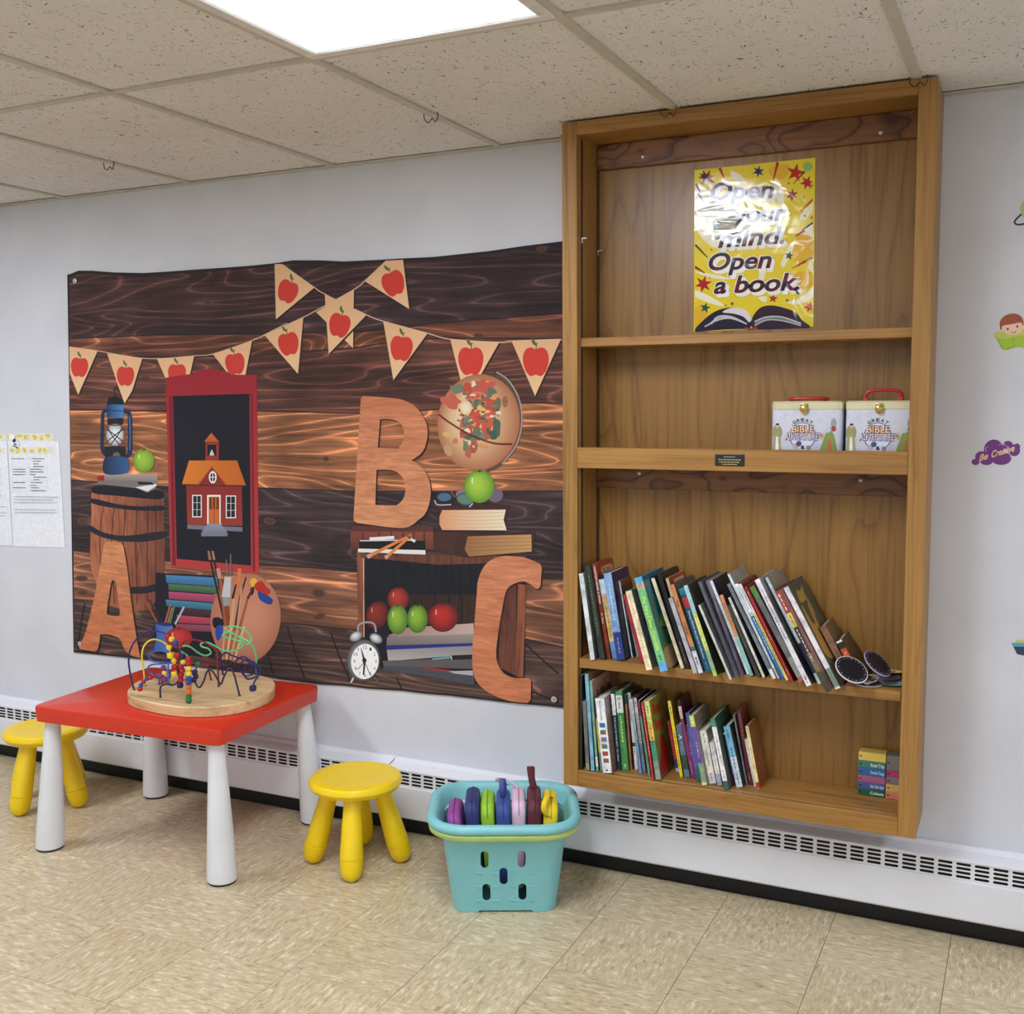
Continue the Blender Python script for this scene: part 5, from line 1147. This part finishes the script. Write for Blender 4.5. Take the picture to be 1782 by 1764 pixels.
# ================================================================== PAPERS AND DECALS ON THE WALL
PAPER = colour_mat('paper_print', .7, 'plain')
cW = (0, 740, 140/1029)
def sheet(corners, label, rows, strips, name='paper_sheet'):
    y = -.0022; t = thing(name, label, 'paper', tuple(onY(*corners[3], -.001)))
    P = [onY(*c, y) for c in corners]; m_ = MB(); m_.poly([P], (232,235,240)); m_._add(P+[q+Vector((0,.0015,0)) for q in P], [(i,(i+1)%4,4+(i+1)%4,4+i) for i in range(4)], (214,216,220)); m_.build('sheet', PAPER, t)
    p = Print(y-.0002, .00002, 0)
    for f in strips: f(p)
    for x0, x1, yy, w, col in rows:
        x = x0
        while x < x1:
            l = random.uniform(8, 26); p.line(cW, [(x,yy+(x-x0)*.012),(min(x1,x+l),yy+(min(x1,x+l)-x0)*.012)], w, col, 0); x += l+5
    p.build('print', PAPER, t); return t
def yellow_band(x0, x1, y0, y1):
    def f(p):
        p.add(cW, [(x0,y0),(x1,y0),(x1,y1),(x0,y1)], (226,226,212))
        rs = random.Random(int(y0)); x = x0+30
        while x < x1-20:
            for k in range(3): p.ell(cW, (x+rs.uniform(-22,22), rs.uniform(y0+22,y1-22)), rs.uniform(14,24), rs.uniform(14,24), (222,198,64) if k else (232,214,120), n=10)
            x += rs.uniform(70,110)
    return f
tabl = []
for yy, L, Rr in ((425,(145,310),(405,570)),(458,None,(425,525)),(492,None,(425,495)),(525,None,(425,560)),(560,(165,320),(385,530)),(593,(165,320),(385,550)),(628,(165,320),(385,455)),(662,None,(430,590)),(695,None,(430,505)),(730,(170,325),(392,540)),(765,None,(392,460)),(797,(172,328),(395,500)),(832,None,(395,585))):
    if L: tabl.append((L[0],L[1],yy,9,(70,72,80)))
    tabl.append((Rr[0],Rr[1],yy,9,(70,72,80)))
for yy, x1 in ((912,745),(948,690),(984,725),(1075,715),(1110,720)): tabl.append((178 if yy < 1000 else 185, x1, yy, 7, (130,134,146)))
def grid(p):
    for yy in (405,540,575,608,715,780,845): p.line(cW, [(148,yy),(600,yy-2)], 1.6, (190,194,202), 0)
    for x in (150,372,600): p.line(cW, [(x,405),(x+12,845)], 1.6, (190,194,202), 0)
CWp = lambda L: [cr(cW, q) for q in L]
sheet(CWp([(102,205),(752,205),(832,1565),(172,1545)]), 'printed schedule sheet with a yellow patterned band, beside the backdrop', tabl, [yellow_band(120,690,278,368), grid])
rows2 = [(-120,12,660,9,(70,72,80)),(-120,10,730,9,(70,72,80)),(-120,95,1040,7,(130,134,146)),(-120,95,1118,7,(130,134,146)),(-120,55,1155,7,(130,134,146)),(-100,12,560,9,(70,72,80)),(-100,12,900,9,(70,72,80))]
sheet(CWp([(-560,195),(86,205),(160,1540),(-500,1520)]), 'second printed sheet hung to the left of the schedule sheet, away from the backdrop', rows2, [yellow_band(-540,62,285,368)])
def strip(c4, lab):
    y = -.0012; t = thing('patterned_border', lab, 'paper strip', tuple(onY(*c4[3], -.001)))
    P = [onY(*c, y) for c in c4]; m_ = MB(); m_.poly([P], (230,230,220)); m_._add(P+[q+Vector((0,.0009,0)) for q in P], [(i,(i+1)%4,4+(i+1)%4,4+i) for i in range(4)], (200,200,196)); m_.build('strip', PAPER, t); return t
s1 = strip(CWp([(98,98),(690,98),(692,215),(100,215)]), 'yellow flowered paper border showing above the schedule sheet')
p = Print(-.0014, .00002, 0); yellow_band(100,688,100,200)(p); p.build('print', PAPER, s1)
s2 = strip(CWp([(-540,98),(72,112),(74,215),(-538,205)]), 'yellow flowered paper border showing above the second sheet')
p = Print(-.0014, .00002, 0); yellow_band(-530,60,110,200)(p); p.build('print', PAPER, s2)
CLIP = paint('clip_grey', (92,98,108), .5)
# bee sticker
yb_ = -.0050; be = thing('bee_cutout', 'small paper bee cutout pinned at the corner of the schedule sheet', 'cutout', tuple(onY(*cr(cW,(190,285)), -.003)))
p = Print(yb_, .00003, 0)
p.ell(cW, (150,240), 40, 24, (236,238,240), -30); p.ell(cW, (222,222), 34, 22, (222,224,228), 40); p.ell(cW, (205,262), 28, 34, (238,238,234), 40); p.line(cW, [(180,238),(215,252)], 13, (24,24,26)); p.line(cW, [(172,262),(212,276)], 12, (24,24,26)); p.ell(cW, (180,195), 19, 22, (24,24,26)); p.line(cW, [(178,185),(182,158)], 5, (24,24,26)); p.ell(cW, (150,150), 38, 34, (244,244,242)); p.ell(cW, (212,284), 14, 9, (24,24,26), 40)
body = p.mb; 
bo = body.build('cutout', PAPER, be); md = bo.modifiers.new('thickness','SOLIDIFY'); md.thickness = .0012; md.offset = -1
# wall stickers on the right
cX = (1680, 330, 102/360)
VIN = colour_mat('vinyl_sticker', .5, 'plain')
def sticker(name, label, fn, base):
    t = thing(name, label, 'wall sticker', tuple(onY(*cr(cX, base), -.0005))); p = Print(-.0007, .00003, 0); fn(p); o = p.build('vinyl', VIN, t)
    md = o.modifiers.new('thickness','SOLIDIFY'); md.thickness = .0004; md.offset = 0
def cloud(p):
    for cen, rx, ry in (((62,1672),24,19),((100,1640),40,34),((175,1600),62,66),((130,1665),40,26),((220,1650),62,40),((262,1570),30,28),((300,1600),36,36),((318,1580),18,22)): p.ell(cX, cen, rx, ry, (112,52,128))
    p.line(cX, [(128,1610),(124,1590),(138,1578)], 3, (214,190,214)); p.line(cX, [(205,1570),(225,1560),(250,1572),(262,1590)], 3, (214,190,214)); p.line(cX, [(272,1640),(290,1632)], 3, (214,190,214))
    p.text(cX, 'Be', (84,1668), (138,1652), 40, (244,208,150), .25, .02); p.text(cX, 'Creative', (160,1645), (302,1604), 40, (244,208,150), .25, .02)
sticker('wall_sticker', 'purple cloud wall sticker reading Be Creative', cloud, (190,1692))
def boy(p):
    p.add(cX, [(175,890),(220,870),(300,880),(370,860),(372,965),(320,965),(235,985),(200,930)], (150,182,64), sm=3); p.add(cX, [(180,885),(240,865),(360,865),(372,900),(290,912),(200,915)], (196,204,92), sm=3)
    p.ell(cX, (288,838), 72, 52, (240,202,176)); p.add(cX, [(213,850),(212,810),(240,775),(290,760),(335,772),(356,805),(354,838),(340,815),(290,825),(230,835),(222,862)], (164,84,52), sm=3)
    p.ell(cX, (260,856), 6, 7, (40,34,34), n=10); p.ell(cX, (318,840), 6, 7, (40,34,34), n=10); p.line(cX, [(282,872),(298,880),(312,868)], 4, (120,60,50))
    p.add(cX, [(210,925),(290,905),(380,890),(380,965),(300,958),(238,982)], (166,200,60)); p.line(cX, [(292,905),(300,960)], 4, (120,160,50), 0)
sticker('wall_sticker', 'wall sticker of a red-haired child holding an open green book', boy, (290,985))
def planet(p):
    p.ell(cX, (420,120), 84, 74, (164,196,130)); p.line(cX, [(345,150),(315,178),(302,200),(318,214),(360,210),(420,190),(500,150)], 11, (64,40,70)); p.ell(cX, (400,100), 20, 16, (190,214,160))
sticker('wall_sticker', 'green ringed planet wall sticker', planet, (420,214))
cY = (1600, 100, 1400/1764)
def boat(p):
    p.add(cP, [(1760,1118),(1850,1118),(1846,1142),(1790,1142),(1770,1138)], (40,58,92)); p.add(cP, [(1760,1118),(1850,1118),(1848,1125),(1764,1125)], (84,164,176)); p.rect(cP, 1768,1113,1845,1118, (206,196,110)); p.line(cP, [(1800,1113),(1800,1060)], 3, (120,80,50), 0); p.add(cP, [(1803,1062),(1840,1105),(1803,1105)], (232,226,214))
t = thing('wall_sticker', 'little sailing boat wall sticker with a navy and teal hull', 'wall sticker', tuple(onY(1800,1142,-.0005))); p = Print(-.0007, .00003, 0); boat(p); p.build('vinyl', VIN, t)
# ================================================================== TABLE
RED = paint('table_red', (204,50,26), .34, var=.03, scale=8, bump=.03); TW = paint('table_white', (222,224,226), .38, var=.03, scale=10); RUB = paint('black_foot', (36,36,38), .7)
tb = thing('play_table', 'low red plastic play table with four white tapered legs', 'table', (-1.318, -.350, 0), (0,0,R(3.0)))
TL, TWd, TH, TT = .738, .560, .48, .052
def ringT(ix, z, r): return [Vector((x,y,z)) for x,y in rrect(-TL/2+ix, TL/2-ix, -TWd/2+ix, TWd/2-ix, r, 6)]
MB().loft([ringT(.010,TH-TT,.022), ringT(.003,TH-TT+.002,.026), ringT(0,TH-.008,.028), ringT(.0015,TH-.002,.027), ringT(.005,TH,.024)]).build('table_top', RED, tb, world=False, smooth=True)
for sx in (-1,1):
    for sy in (-1,1):
        cx, cy = sx*(TL/2-.045), sy*(TWd/2-.045)
        prof = [(.043,.006),(.0455,.009),(.0450,.03),(.0430,.08),(.0390,.16),(.0335,.26),(.0275,.36),(.0240,.42),(.0236,TH-TT-.0006)]
        lg = MB()
        rings = []
        for r, z in prof:
            k = (1-z/.44)*.10
            rings.append([Vector((cx+sx*k*.2+r*math.cos(2*math.pi*i/28), cy+sy*k*.2+r*math.sin(2*math.pi*i/28), z)) for i in range(28)])
        lg.loft(rings); lo = lg.build('leg', TW, tb, world=False, smooth=True)
        MB().lathe([(.041,0),(.0425,.002),(.0425,.0055)], (cx+sx*.0197, cy+sy*.0197, 0), 24).build('foot_pad', RUB, lo, world=False, smooth=True)

# ================================================================== STOOLS
YEL = paint('stool_yellow', (242,206,6), .36, var=.03, scale=12, bump=.05)
SHT = .285
def stool(cx, cy, rot, label):
    t = thing('stool', label, 'stool', (cx, cy, 0), (0,0,R(rot)), 'yellow stools at the play table')
    MB().lathe([(.06,SHT-.042),(.118,SHT-.042),(.137,SHT-.036),(.1465,SHT-.022),(.1455,SHT-.012),(.139,SHT-.004),(.124,SHT),(.110,SHT-.0006),(.104,SHT-.0018),(.05,SHT-.002),(.01,SHT-.002)], (0,0,0), 48).build('seat', YEL, t, world=False, smooth=True)
    for k in range(4):
        a = R(90*k); d = Vector((math.cos(a), math.sin(a), 0))
        top = d*.078 + Vector((0,0,SHT-.040)); foot = d*.146
        path, rad = [], []
        for s_, r in ((0,.0265),(.15,.0275),(.35,.031),(.55,.034),(.70,.0355),(.738,.0355),(.745,.0335),(.752,.0357),(.85,.0345),(.92,.0300),(.965,.023),(.99,.012),(1.0,.004)):
            path.append(top.lerp(foot, s_)); rad.append(r)
        MB().tube(path, rad, 20).build('leg', YEL, t, world=False, smooth=True)
stool(-.664, -.297, 26, 'yellow round stool on its own between the red table and the teal basket')
stool(-1.985, -.325, 4, 'yellow round stool tucked behind the end of the red table')

# ================================================================== BEAD MAZE ON THE TABLE
ZB = TH+.034
PLYM = oak('maze_plywood', (216,186,138), 0, fine=.5, cath=.25, rough=.45)
bmz = thing('bead_maze', 'wooden bead maze toy with looping coloured wires on the red table', 'toy', (-1.28, -.307, TH))
BO = [Vector((p_.x, p_.y)) for p_ in (onZ(*cr(cC, q), ZB) for q in ((522,1285),(548,1236),(630,1192),(760,1155),(910,1135),(1080,1130),(1260,1143),(1400,1160),(1500,1185),(1540,1222),(1520,1272),(1440,1318),(1300,1358),(1150,1380),(1010,1387),(880,1383),(740,1364),(610,1335),(545,1312)))]
BO = smooth_path(BO, 4, True); BCN = sum(BO, Vector((0,0)))/len(BO)
def baseshape(z, ins):
    return [Vector((q.x-(q-BCN).normalized().x*ins, q.y-(q-BCN).normalized().y*ins, z)) for q in BO]
MB().loft([baseshape(TH+.0004,.003), baseshape(TH+.003,0), baseshape(ZB-.003,0), baseshape(ZB,.003)]).build('base', PLYM, bmz, smooth=True)
def wcol(name, rgb): return paint(name, rgb, .3)
def wire(pts, col, name, z_ends=True, r=.0030):
    """first and last photo points stand on the base; the run between them keeps the depth of the line joining the feet"""
    a = onZ(*cr(cC, pts[0]), ZB); b = onZ(*cr(cC, pts[-1]), ZB); da, db = depth_of(a), depth_of(b); P = [a-Vector((0,0,.003))]
    n = len(pts)
    for i, q in enumerate(pts[1:-1], 1):
        t = i/(n-1); P.append(at_depth(*cr(cC, q), da+(db-da)*t))
    P.append(b-Vector((0,0,.003)))
    MB().tube(smooth_path(P, 6), r, 8).build('wire', wcol(name, rgb=col), bmz, smooth=True)
    f = MB()
    for q in (a, b): f.lathe([(.0052,0),(.0052,.0012),(.0035,.0016)], q, 12)
    f.build('wire_socket', wcol('socket', (30,28,34)), bmz)
    return da, db
NAVY=(34,32,92); 
wire([(570,1268),(545,1180),(530,1060),(550,970),(610,895),(690,860),(760,872),(808,900),(852,945),(890,1020),(905,1100),(895,1180),(886,1235)], NAVY, 'wire_navy')
wire([(645,1240),(632,1120),(622,1030),(640,960),(690,922),(745,928),(795,960),(818,1010),(842,1065),(850,1110),(846,1160),(812,1225)], (226,206,60), 'wire_yellow')
wire([(735,1190),(700,1165),(668,1140),(665,1110),(700,1092),(770,1088),(825,1080),(770,1078),(700,1070),(668,1040),(690,1010),(750,998),(800,1020),(802,1100),(800,1170),(815,1232)], (62,104,190), 'wire_blue')
wire([(925,1200),(935,1120),(938,1042),(905,1012),(880,990),(895,968),(950,970),(1010,1012),(1060,1032),(1097,1015),(1080,985),(1035,970),(1030,948),(1075,942),(1130,968),(1180,995),(1250,1000),(1310,975),(1300,940),(1240,915),(1190,905),(1180,885),(1220,872),(1290,905),(1345,955),(1378,925),(1355,875),(1295,838),(1225,830),(1205,850),(1260,885),(1330,920),(1385,965),(1408,1030),(1410,1080),(1412,1190)], (96,200,130), 'wire_green')
wire([(1150,1245),(1146,1130),(1138,1015),(1110,975),(1040,935),(960,922),(905,940),(882,1000),(868,1060),(880,1140),(890,1215)], (132,28,36), 'wire_red')
wire([(1100,1200),(1075,1110),(1045,1085),(1035,1060),(1060,1042),(1090,1062),(1080,1095),(1040,1100),(1010,1092),(985,1150),(975,1215)], (132,28,36), 'wire_red')
wire([(750,1320),(750,1250),(790,1228),(840,1234),(876,1195),(868,1125),(885,1090),(940,1110),(975,1160),(995,1230),(1020,1250),(1048,1205),(1070,1142),(1105,1136),(1140,1190),(1165,1230),(1190,1170),(1222,1120),(1252,1150),(1280,1250),(1296,1308)], (28,28,66), 'wire_dark')
coil = [(1182,1162),(1168,1090),(1168,1040),(1200,1012),(1240,1030)]
for k in range(22):
    a = k*.9; rr_ = 62+12*math.sin(k*1.7); coil.append((1315+k*3.4+rr_*math.cos(a), 1085+k*3+rr_*.85*math.sin(a)))
coil += [(1418,1180),(1395,1215),(1386,1262)]
wire(coil, (30,28,82), 'wire_navy')
wire([(770,1215),(762,1150),(790,1128),(815,1160),(800,1205),(765,1190),(745,1170),(740,1230)], (92,50,120), 'wire_purple')
wire([(608,1275),(615,1235),(650,1195),(700,1180),(750,1175),(760,1225)], (150,36,40), 'wire_red')
dm = depth_of(onZ(*cr(cC,(945,1360)), ZB))
BC = dict(r=(176,32,42), y=(232,204,60), b=(40,70,150), n=(30,30,84), o=(214,110,44), g=(34,110,60), p=(110,54,110))
# bead column
col0 = onZ(*cr(cC,(944,1362)), ZB)
MB().tube([col0-Vector((0,0,.003)), at_depth(*cr(cC,(946,1200)),dm), at_depth(*cr(cC,(940,1045)),dm+.02)], .002, 8).build('wire', wcol('wire_dark',(28,28,66)), bmz, smooth=True)
def bead(x, y, c, r=.0068, d=0, cube=False):
    r *= 1.45
    q = at_depth(*cr(cC,(x,y)), dm+.03+d); m_ = MB()
    if q.z-r < ZB: q.z = ZB+r
    if cube: m_.box((q.x-r,q.y-r,q.z-r),(q.x+r,q.y+r,q.z+r), bev=.001)
    else: m_.lathe([(r*.45,-r*.86),(r*.8,-r*.75),(r,-r*.3),(r,r*.3),(r*.8,r*.75),(r*.45,r*.86)], q, 14)
    m_.build('bead', paint('bead_'+c, BC[c], .25), bmz, smooth=True)
for y, c in ((1055,'r'),(1085,'r'),(1120,'y'),(1156,'y'),(1190,'b'),(1217,'b'),(1250,'o'),(1282,'o'),(1316,'g'),(1348,'g')): bead(944, y, c, .0064, -.03)
for x, y, c, r in ((800,898,'r',.0068),(826,917,'y',.0068),(852,945,'b',.0068),(808,975,'y',.006),(865,1030,'r',.007),(903,1035,'n',.006),(842,1065,'y',.006),(905,1076,'y',.006),(846,1112,'r',.007),(845,1157,'y',.006),(890,1105,'r',.006),(900,1135,'r',.006),(892,1165,'r',.006),(888,1200,'r',.0065),(885,1236,'n',.007),(1008,1090,'g',.006),(985,1145,'n',.006),(992,1175,'n',.006),(980,1200,'n',.006),(750,1172,'p',.007),(775,1150,'y',.005),(775,1195,'p',.007),(770,1115,'p',.006),(655,1192,'b',.005),(680,1184,'r',.005),(632,1212,'r',.005),(615,1236,'b',.005),(608,1262,'r',.0055),(790,1060,'n',.006)): bead(x, y, c, r)
bead(822, 1030, 'y', .0062, cube=True); bead(1386, 1256, 'n', .0078, .0)

# ================================================================== BASKET WITH ZIP POUCHES
TEAL = paint('basket_teal', (128,196,200), .42, var=.03, scale=6, bump=.04); LIME = paint('basket_lime', (188,214,130), .45)
bk = thing('storage_basket', 'teal plastic storage basket with oval slots holding zip pouches', 'basket', (-.0878, -.4096, 0), (0,0,YAW))
# basket frame: x to the side, y away from the room, z up
def ringB(u0,u1,v0,v1,z,r,n=7): return [Vector((x,y,z)) for x,y in rrect(u0,u1,v0,v1,r,n)]
def sec(k, z, off=0): # k 0..1 foot..top
    return ringB(-.152-.030*k+off, .145+.030*k-off, -.000-.030*k+off, .215+.026*k-off, z, .045+.03*k-off*.6)
outer = [sec(0,.001), sec(.02,.006), sec(.5,.11), sec(.95,.215), sec(1.05,.233)]
inner = [sec(1.05,.233,.003), sec(.5,.11,.003), sec(.02,.007,.003)]
b = MB(); rings = outer+inner; b.loft(rings, cap0=True, cap1=True)
body = b.build('body', TEAL, bk, world=False)
cut = MB()
def capsule(u, z, w=.0225, h=.052):
    pts = []
    for k in range(9): a = R(180*k/8); pts.append((u+w/2*math.cos(a), z+h/2-w/2+w/2*math.sin(a)))
    for k in range(9): a = R(180+180*k/8); pts.append((u+w/2*math.cos(a), z-h/2+w/2+w/2*math.sin(a)))
    return pts
slots = [(-.058,.166),(.046,.167),(-.005,.114),(-.054,.064),(.048,.065)]
for u, z in slots: cut.loft([[Vector((x,-.08,zz)) for x,zz in capsule(u,z)], [Vector((x,.06,zz)) for x,zz in capsule(u,z)]])
cut.loft([[Vector((x,-.08,zz)) for x,zz in ((-.085,-.01),(.085,-.01),(.075,.006),(-.075,.006))], [Vector((x,.4,zz)) for x,zz in ((-.085,-.01),(.085,-.01),(.075,.006),(-.075,.006))]])
co = cut.build('cutter', TEAL)
co.parent = bk
bpy.context.view_layer.update()
md = body.modifiers.new('slots', 'BOOLEAN'); md.object = co; md.operation = 'DIFFERENCE'; md.solver = 'EXACT'
dg = bpy.context.evaluated_depsgraph_get(); dg.update()
nm = bpy.data.meshes.new_from_object(body.evaluated_get(dg)); body.modifiers.clear(); body.data = nm
nm.polygons.foreach_set('use_smooth', [True]*len(nm.polygons)); nm.set_sharp_from_angle(angle=R(35))
bpy.data.objects.remove(co)
# embossed ribs and corner panels on the front
rb = MB()
for z, k in ((.125,.62),(.082,.40),(.038,.17)):
    y = -.030*(z/.20)-.0008
    for a, c_ in ((-.082,-.066),(-.038,-.016),(.012,.036),(.064,.080)):
        rb.box((a,y-.0012,z-.0018),(c_,y+.004,z+.0018), bev=.001)
rb.build('ribs', TEAL, bk, world=False, smooth=True)
def rim(name, mat, prof, m0):
    """sweep a profile (outward offset, z) round the top"""
    base = (-.1835,.1765,-.0315,.2723); rs = []
    for o_, z in prof: rs.append(ringB(base[0]-o_, base[1]+o_, base[2]-o_, base[3]+o_, z+.018, .076+o_, 9))
    rs.append(rs[0])
    m_ = MB(); m_.loft(rs, cap0=False, cap1=False); return m_.build(name, mat, bk, world=False, smooth=True, ang=50)
rim('lime_band', LIME, [(.002,.212),(.026,.214),(.034,.219),(.0365,.230),(.030,.2365),(.010,.2365),(.000,.216)], 0)
rim('rim', TEAL, [(.000,.2165),(.0095,.2372),(.037,.2372),(.0415,.244),(.040,.253),(.033,.260),(.022,.2615),(.013,.256),(.0085,.243),(-.0035,.214)], 0)

ZIPS = {}
def pouch(u, v0, v1, h, t, lean, rgb, label, strap=None, z0=.0125, strap_rgb=None, yaw=0):
    nm = 'pouch_'+'_'.join(str(x) for x in rgb)
    cm = paint(nm, rgb, .62, var=.07, scale=40, bump=.25)
    o = thing('zip_pouch', label, 'pouch')
    base = bk.matrix_basis @ Vector((u, (v0+v1)/2, z0))
    o.location = base; o.rotation_euler = Euler((0, R(lean), 0)).to_matrix().to_4x4().to_euler()
    o.rotation_euler = (Matrix.Rotation(YAW+R(yaw), 3, 'Z') @ Matrix.Rotation(R(lean), 3, 'Y')).to_euler()
    d = v1-v0; rs = []
    for s_, k in ((-.5,.90),(-.44,.955),(-.30,.985),(-.1,1),(.1,1),(.30,.985),(.44,.955),(.5,.90)):
        yy = d/2*k; zt = h*(.5+.5*k); zb = h*(.5-.5*k)
        rs.append([Vector((s_*t*(.80+.20*b_/h)+.0006*math.sin(7*b_+s_*9), a_, b_)) for a_, b_ in rrect(-yy, yy, zb, zt, .035, 6)])
    MB().loft(rs).build('body', cm, o, world=False, smooth=True, ang=60)
    zp = MB(); path = [Vector((0, a_, b_)) for a_, b_ in rrect(-d/2-.0004, d/2+.0004, -.0, h+.0004, .035, 6)]
    path = [q for q in path if q.z > h*.35]
    # walk the visible arc from the room side over the top
    path.sort(key=lambda q: math.atan2(q.z-h*.35, q.y))
    zp.tube(path, .0016, 6); zp.build('zip', paint('zip_'+nm, mixc(rgb,(0,0,0),.35), .5), o, world=False, smooth=True)
    if strap:
        P = smooth_path([Vector(q) for q in strap], 5); w = .0075
        A = [q+Vector((-w,0,0)) for q in P]; B_ = [q+Vector((w,0,0)) for q in P]; n = len(P)
        sm_ = MB(); sm_._add(A+B_, [(i,i+1,n+i+1,n+i) for i in range(n-1)], (255,255,255)); so = sm_.build('strap', paint('strap_'+nm, strap_rgb or rgb, .55), o, world=False, smooth=True)
        md = so.modifiers.new('thickness','SOLIDIFY'); md.thickness = .0016
    return o
PU = [-.116+.0385*i for i in range(7)]
pouch(PU[0], .03, .20, .235, .041, -8, (150,70,150), 'magenta purple zip pouch leaning at the end of the basket', z0=.040)
pouch(PU[1], .03, .20, .268, .041, -4, (44,54,112), 'dark navy zip pouch without a loop, next to the lime one', z0=.040)
pouch(PU[2], .035, .20, .258, .041, -2.8, (150,200,48), 'lime green zip pouch in the basket', z0=.040)
pouch(PU[3], .03, .20, .262, .041, -1.2, (58,78,148), 'royal blue zip pouch with a standing loop, between lime and pink', strap=[(0,-.02,.260),(-.003,-.03,.288),(.0,-.012,.316),(.004,-.002,.292),(.002,.004,.261)], z0=.040)
pouch(PU[4], .035, .20, .266, .041, .4, (222,190,212), 'pale pink zip pouch with a curled ribbon loop', strap=[(-.002,.04,.266),(-.03,.045,.290),(-.055,.05,.296),(-.06,.055,.284),(-.03,.06,.270)], strap_rgb=(214,192,204), z0=.040)
pouch(PU[5], .03, .20, .272, .041, 2, (96,36,48), 'maroon zip pouch with a thin loop standing high', strap=[(-.004,.02,.272),(-.012,.022,.308),(-.016,.026,.336),(-.008,.030,.334),(-.006,.026,.303),(.002,.03,.273)], z0=.040)
pouch(PU[6], .02, .19, .262, .041, 4, (238,206,36), 'bright yellow zip pouch with a wide loop at the end of the basket', strap=[(.0,-.01,.263),(-.012,-.06,.286),(-.022,-.090,.276),(-.022,-.094,.252),(-.010,-.0865,.232)], z0=.040)
pouch(-.1425, .06, .17, .17, .004, -8.3, (206,212,216), 'thin clear and white pouch squeezed against the end wall of the basket', z0=.04)
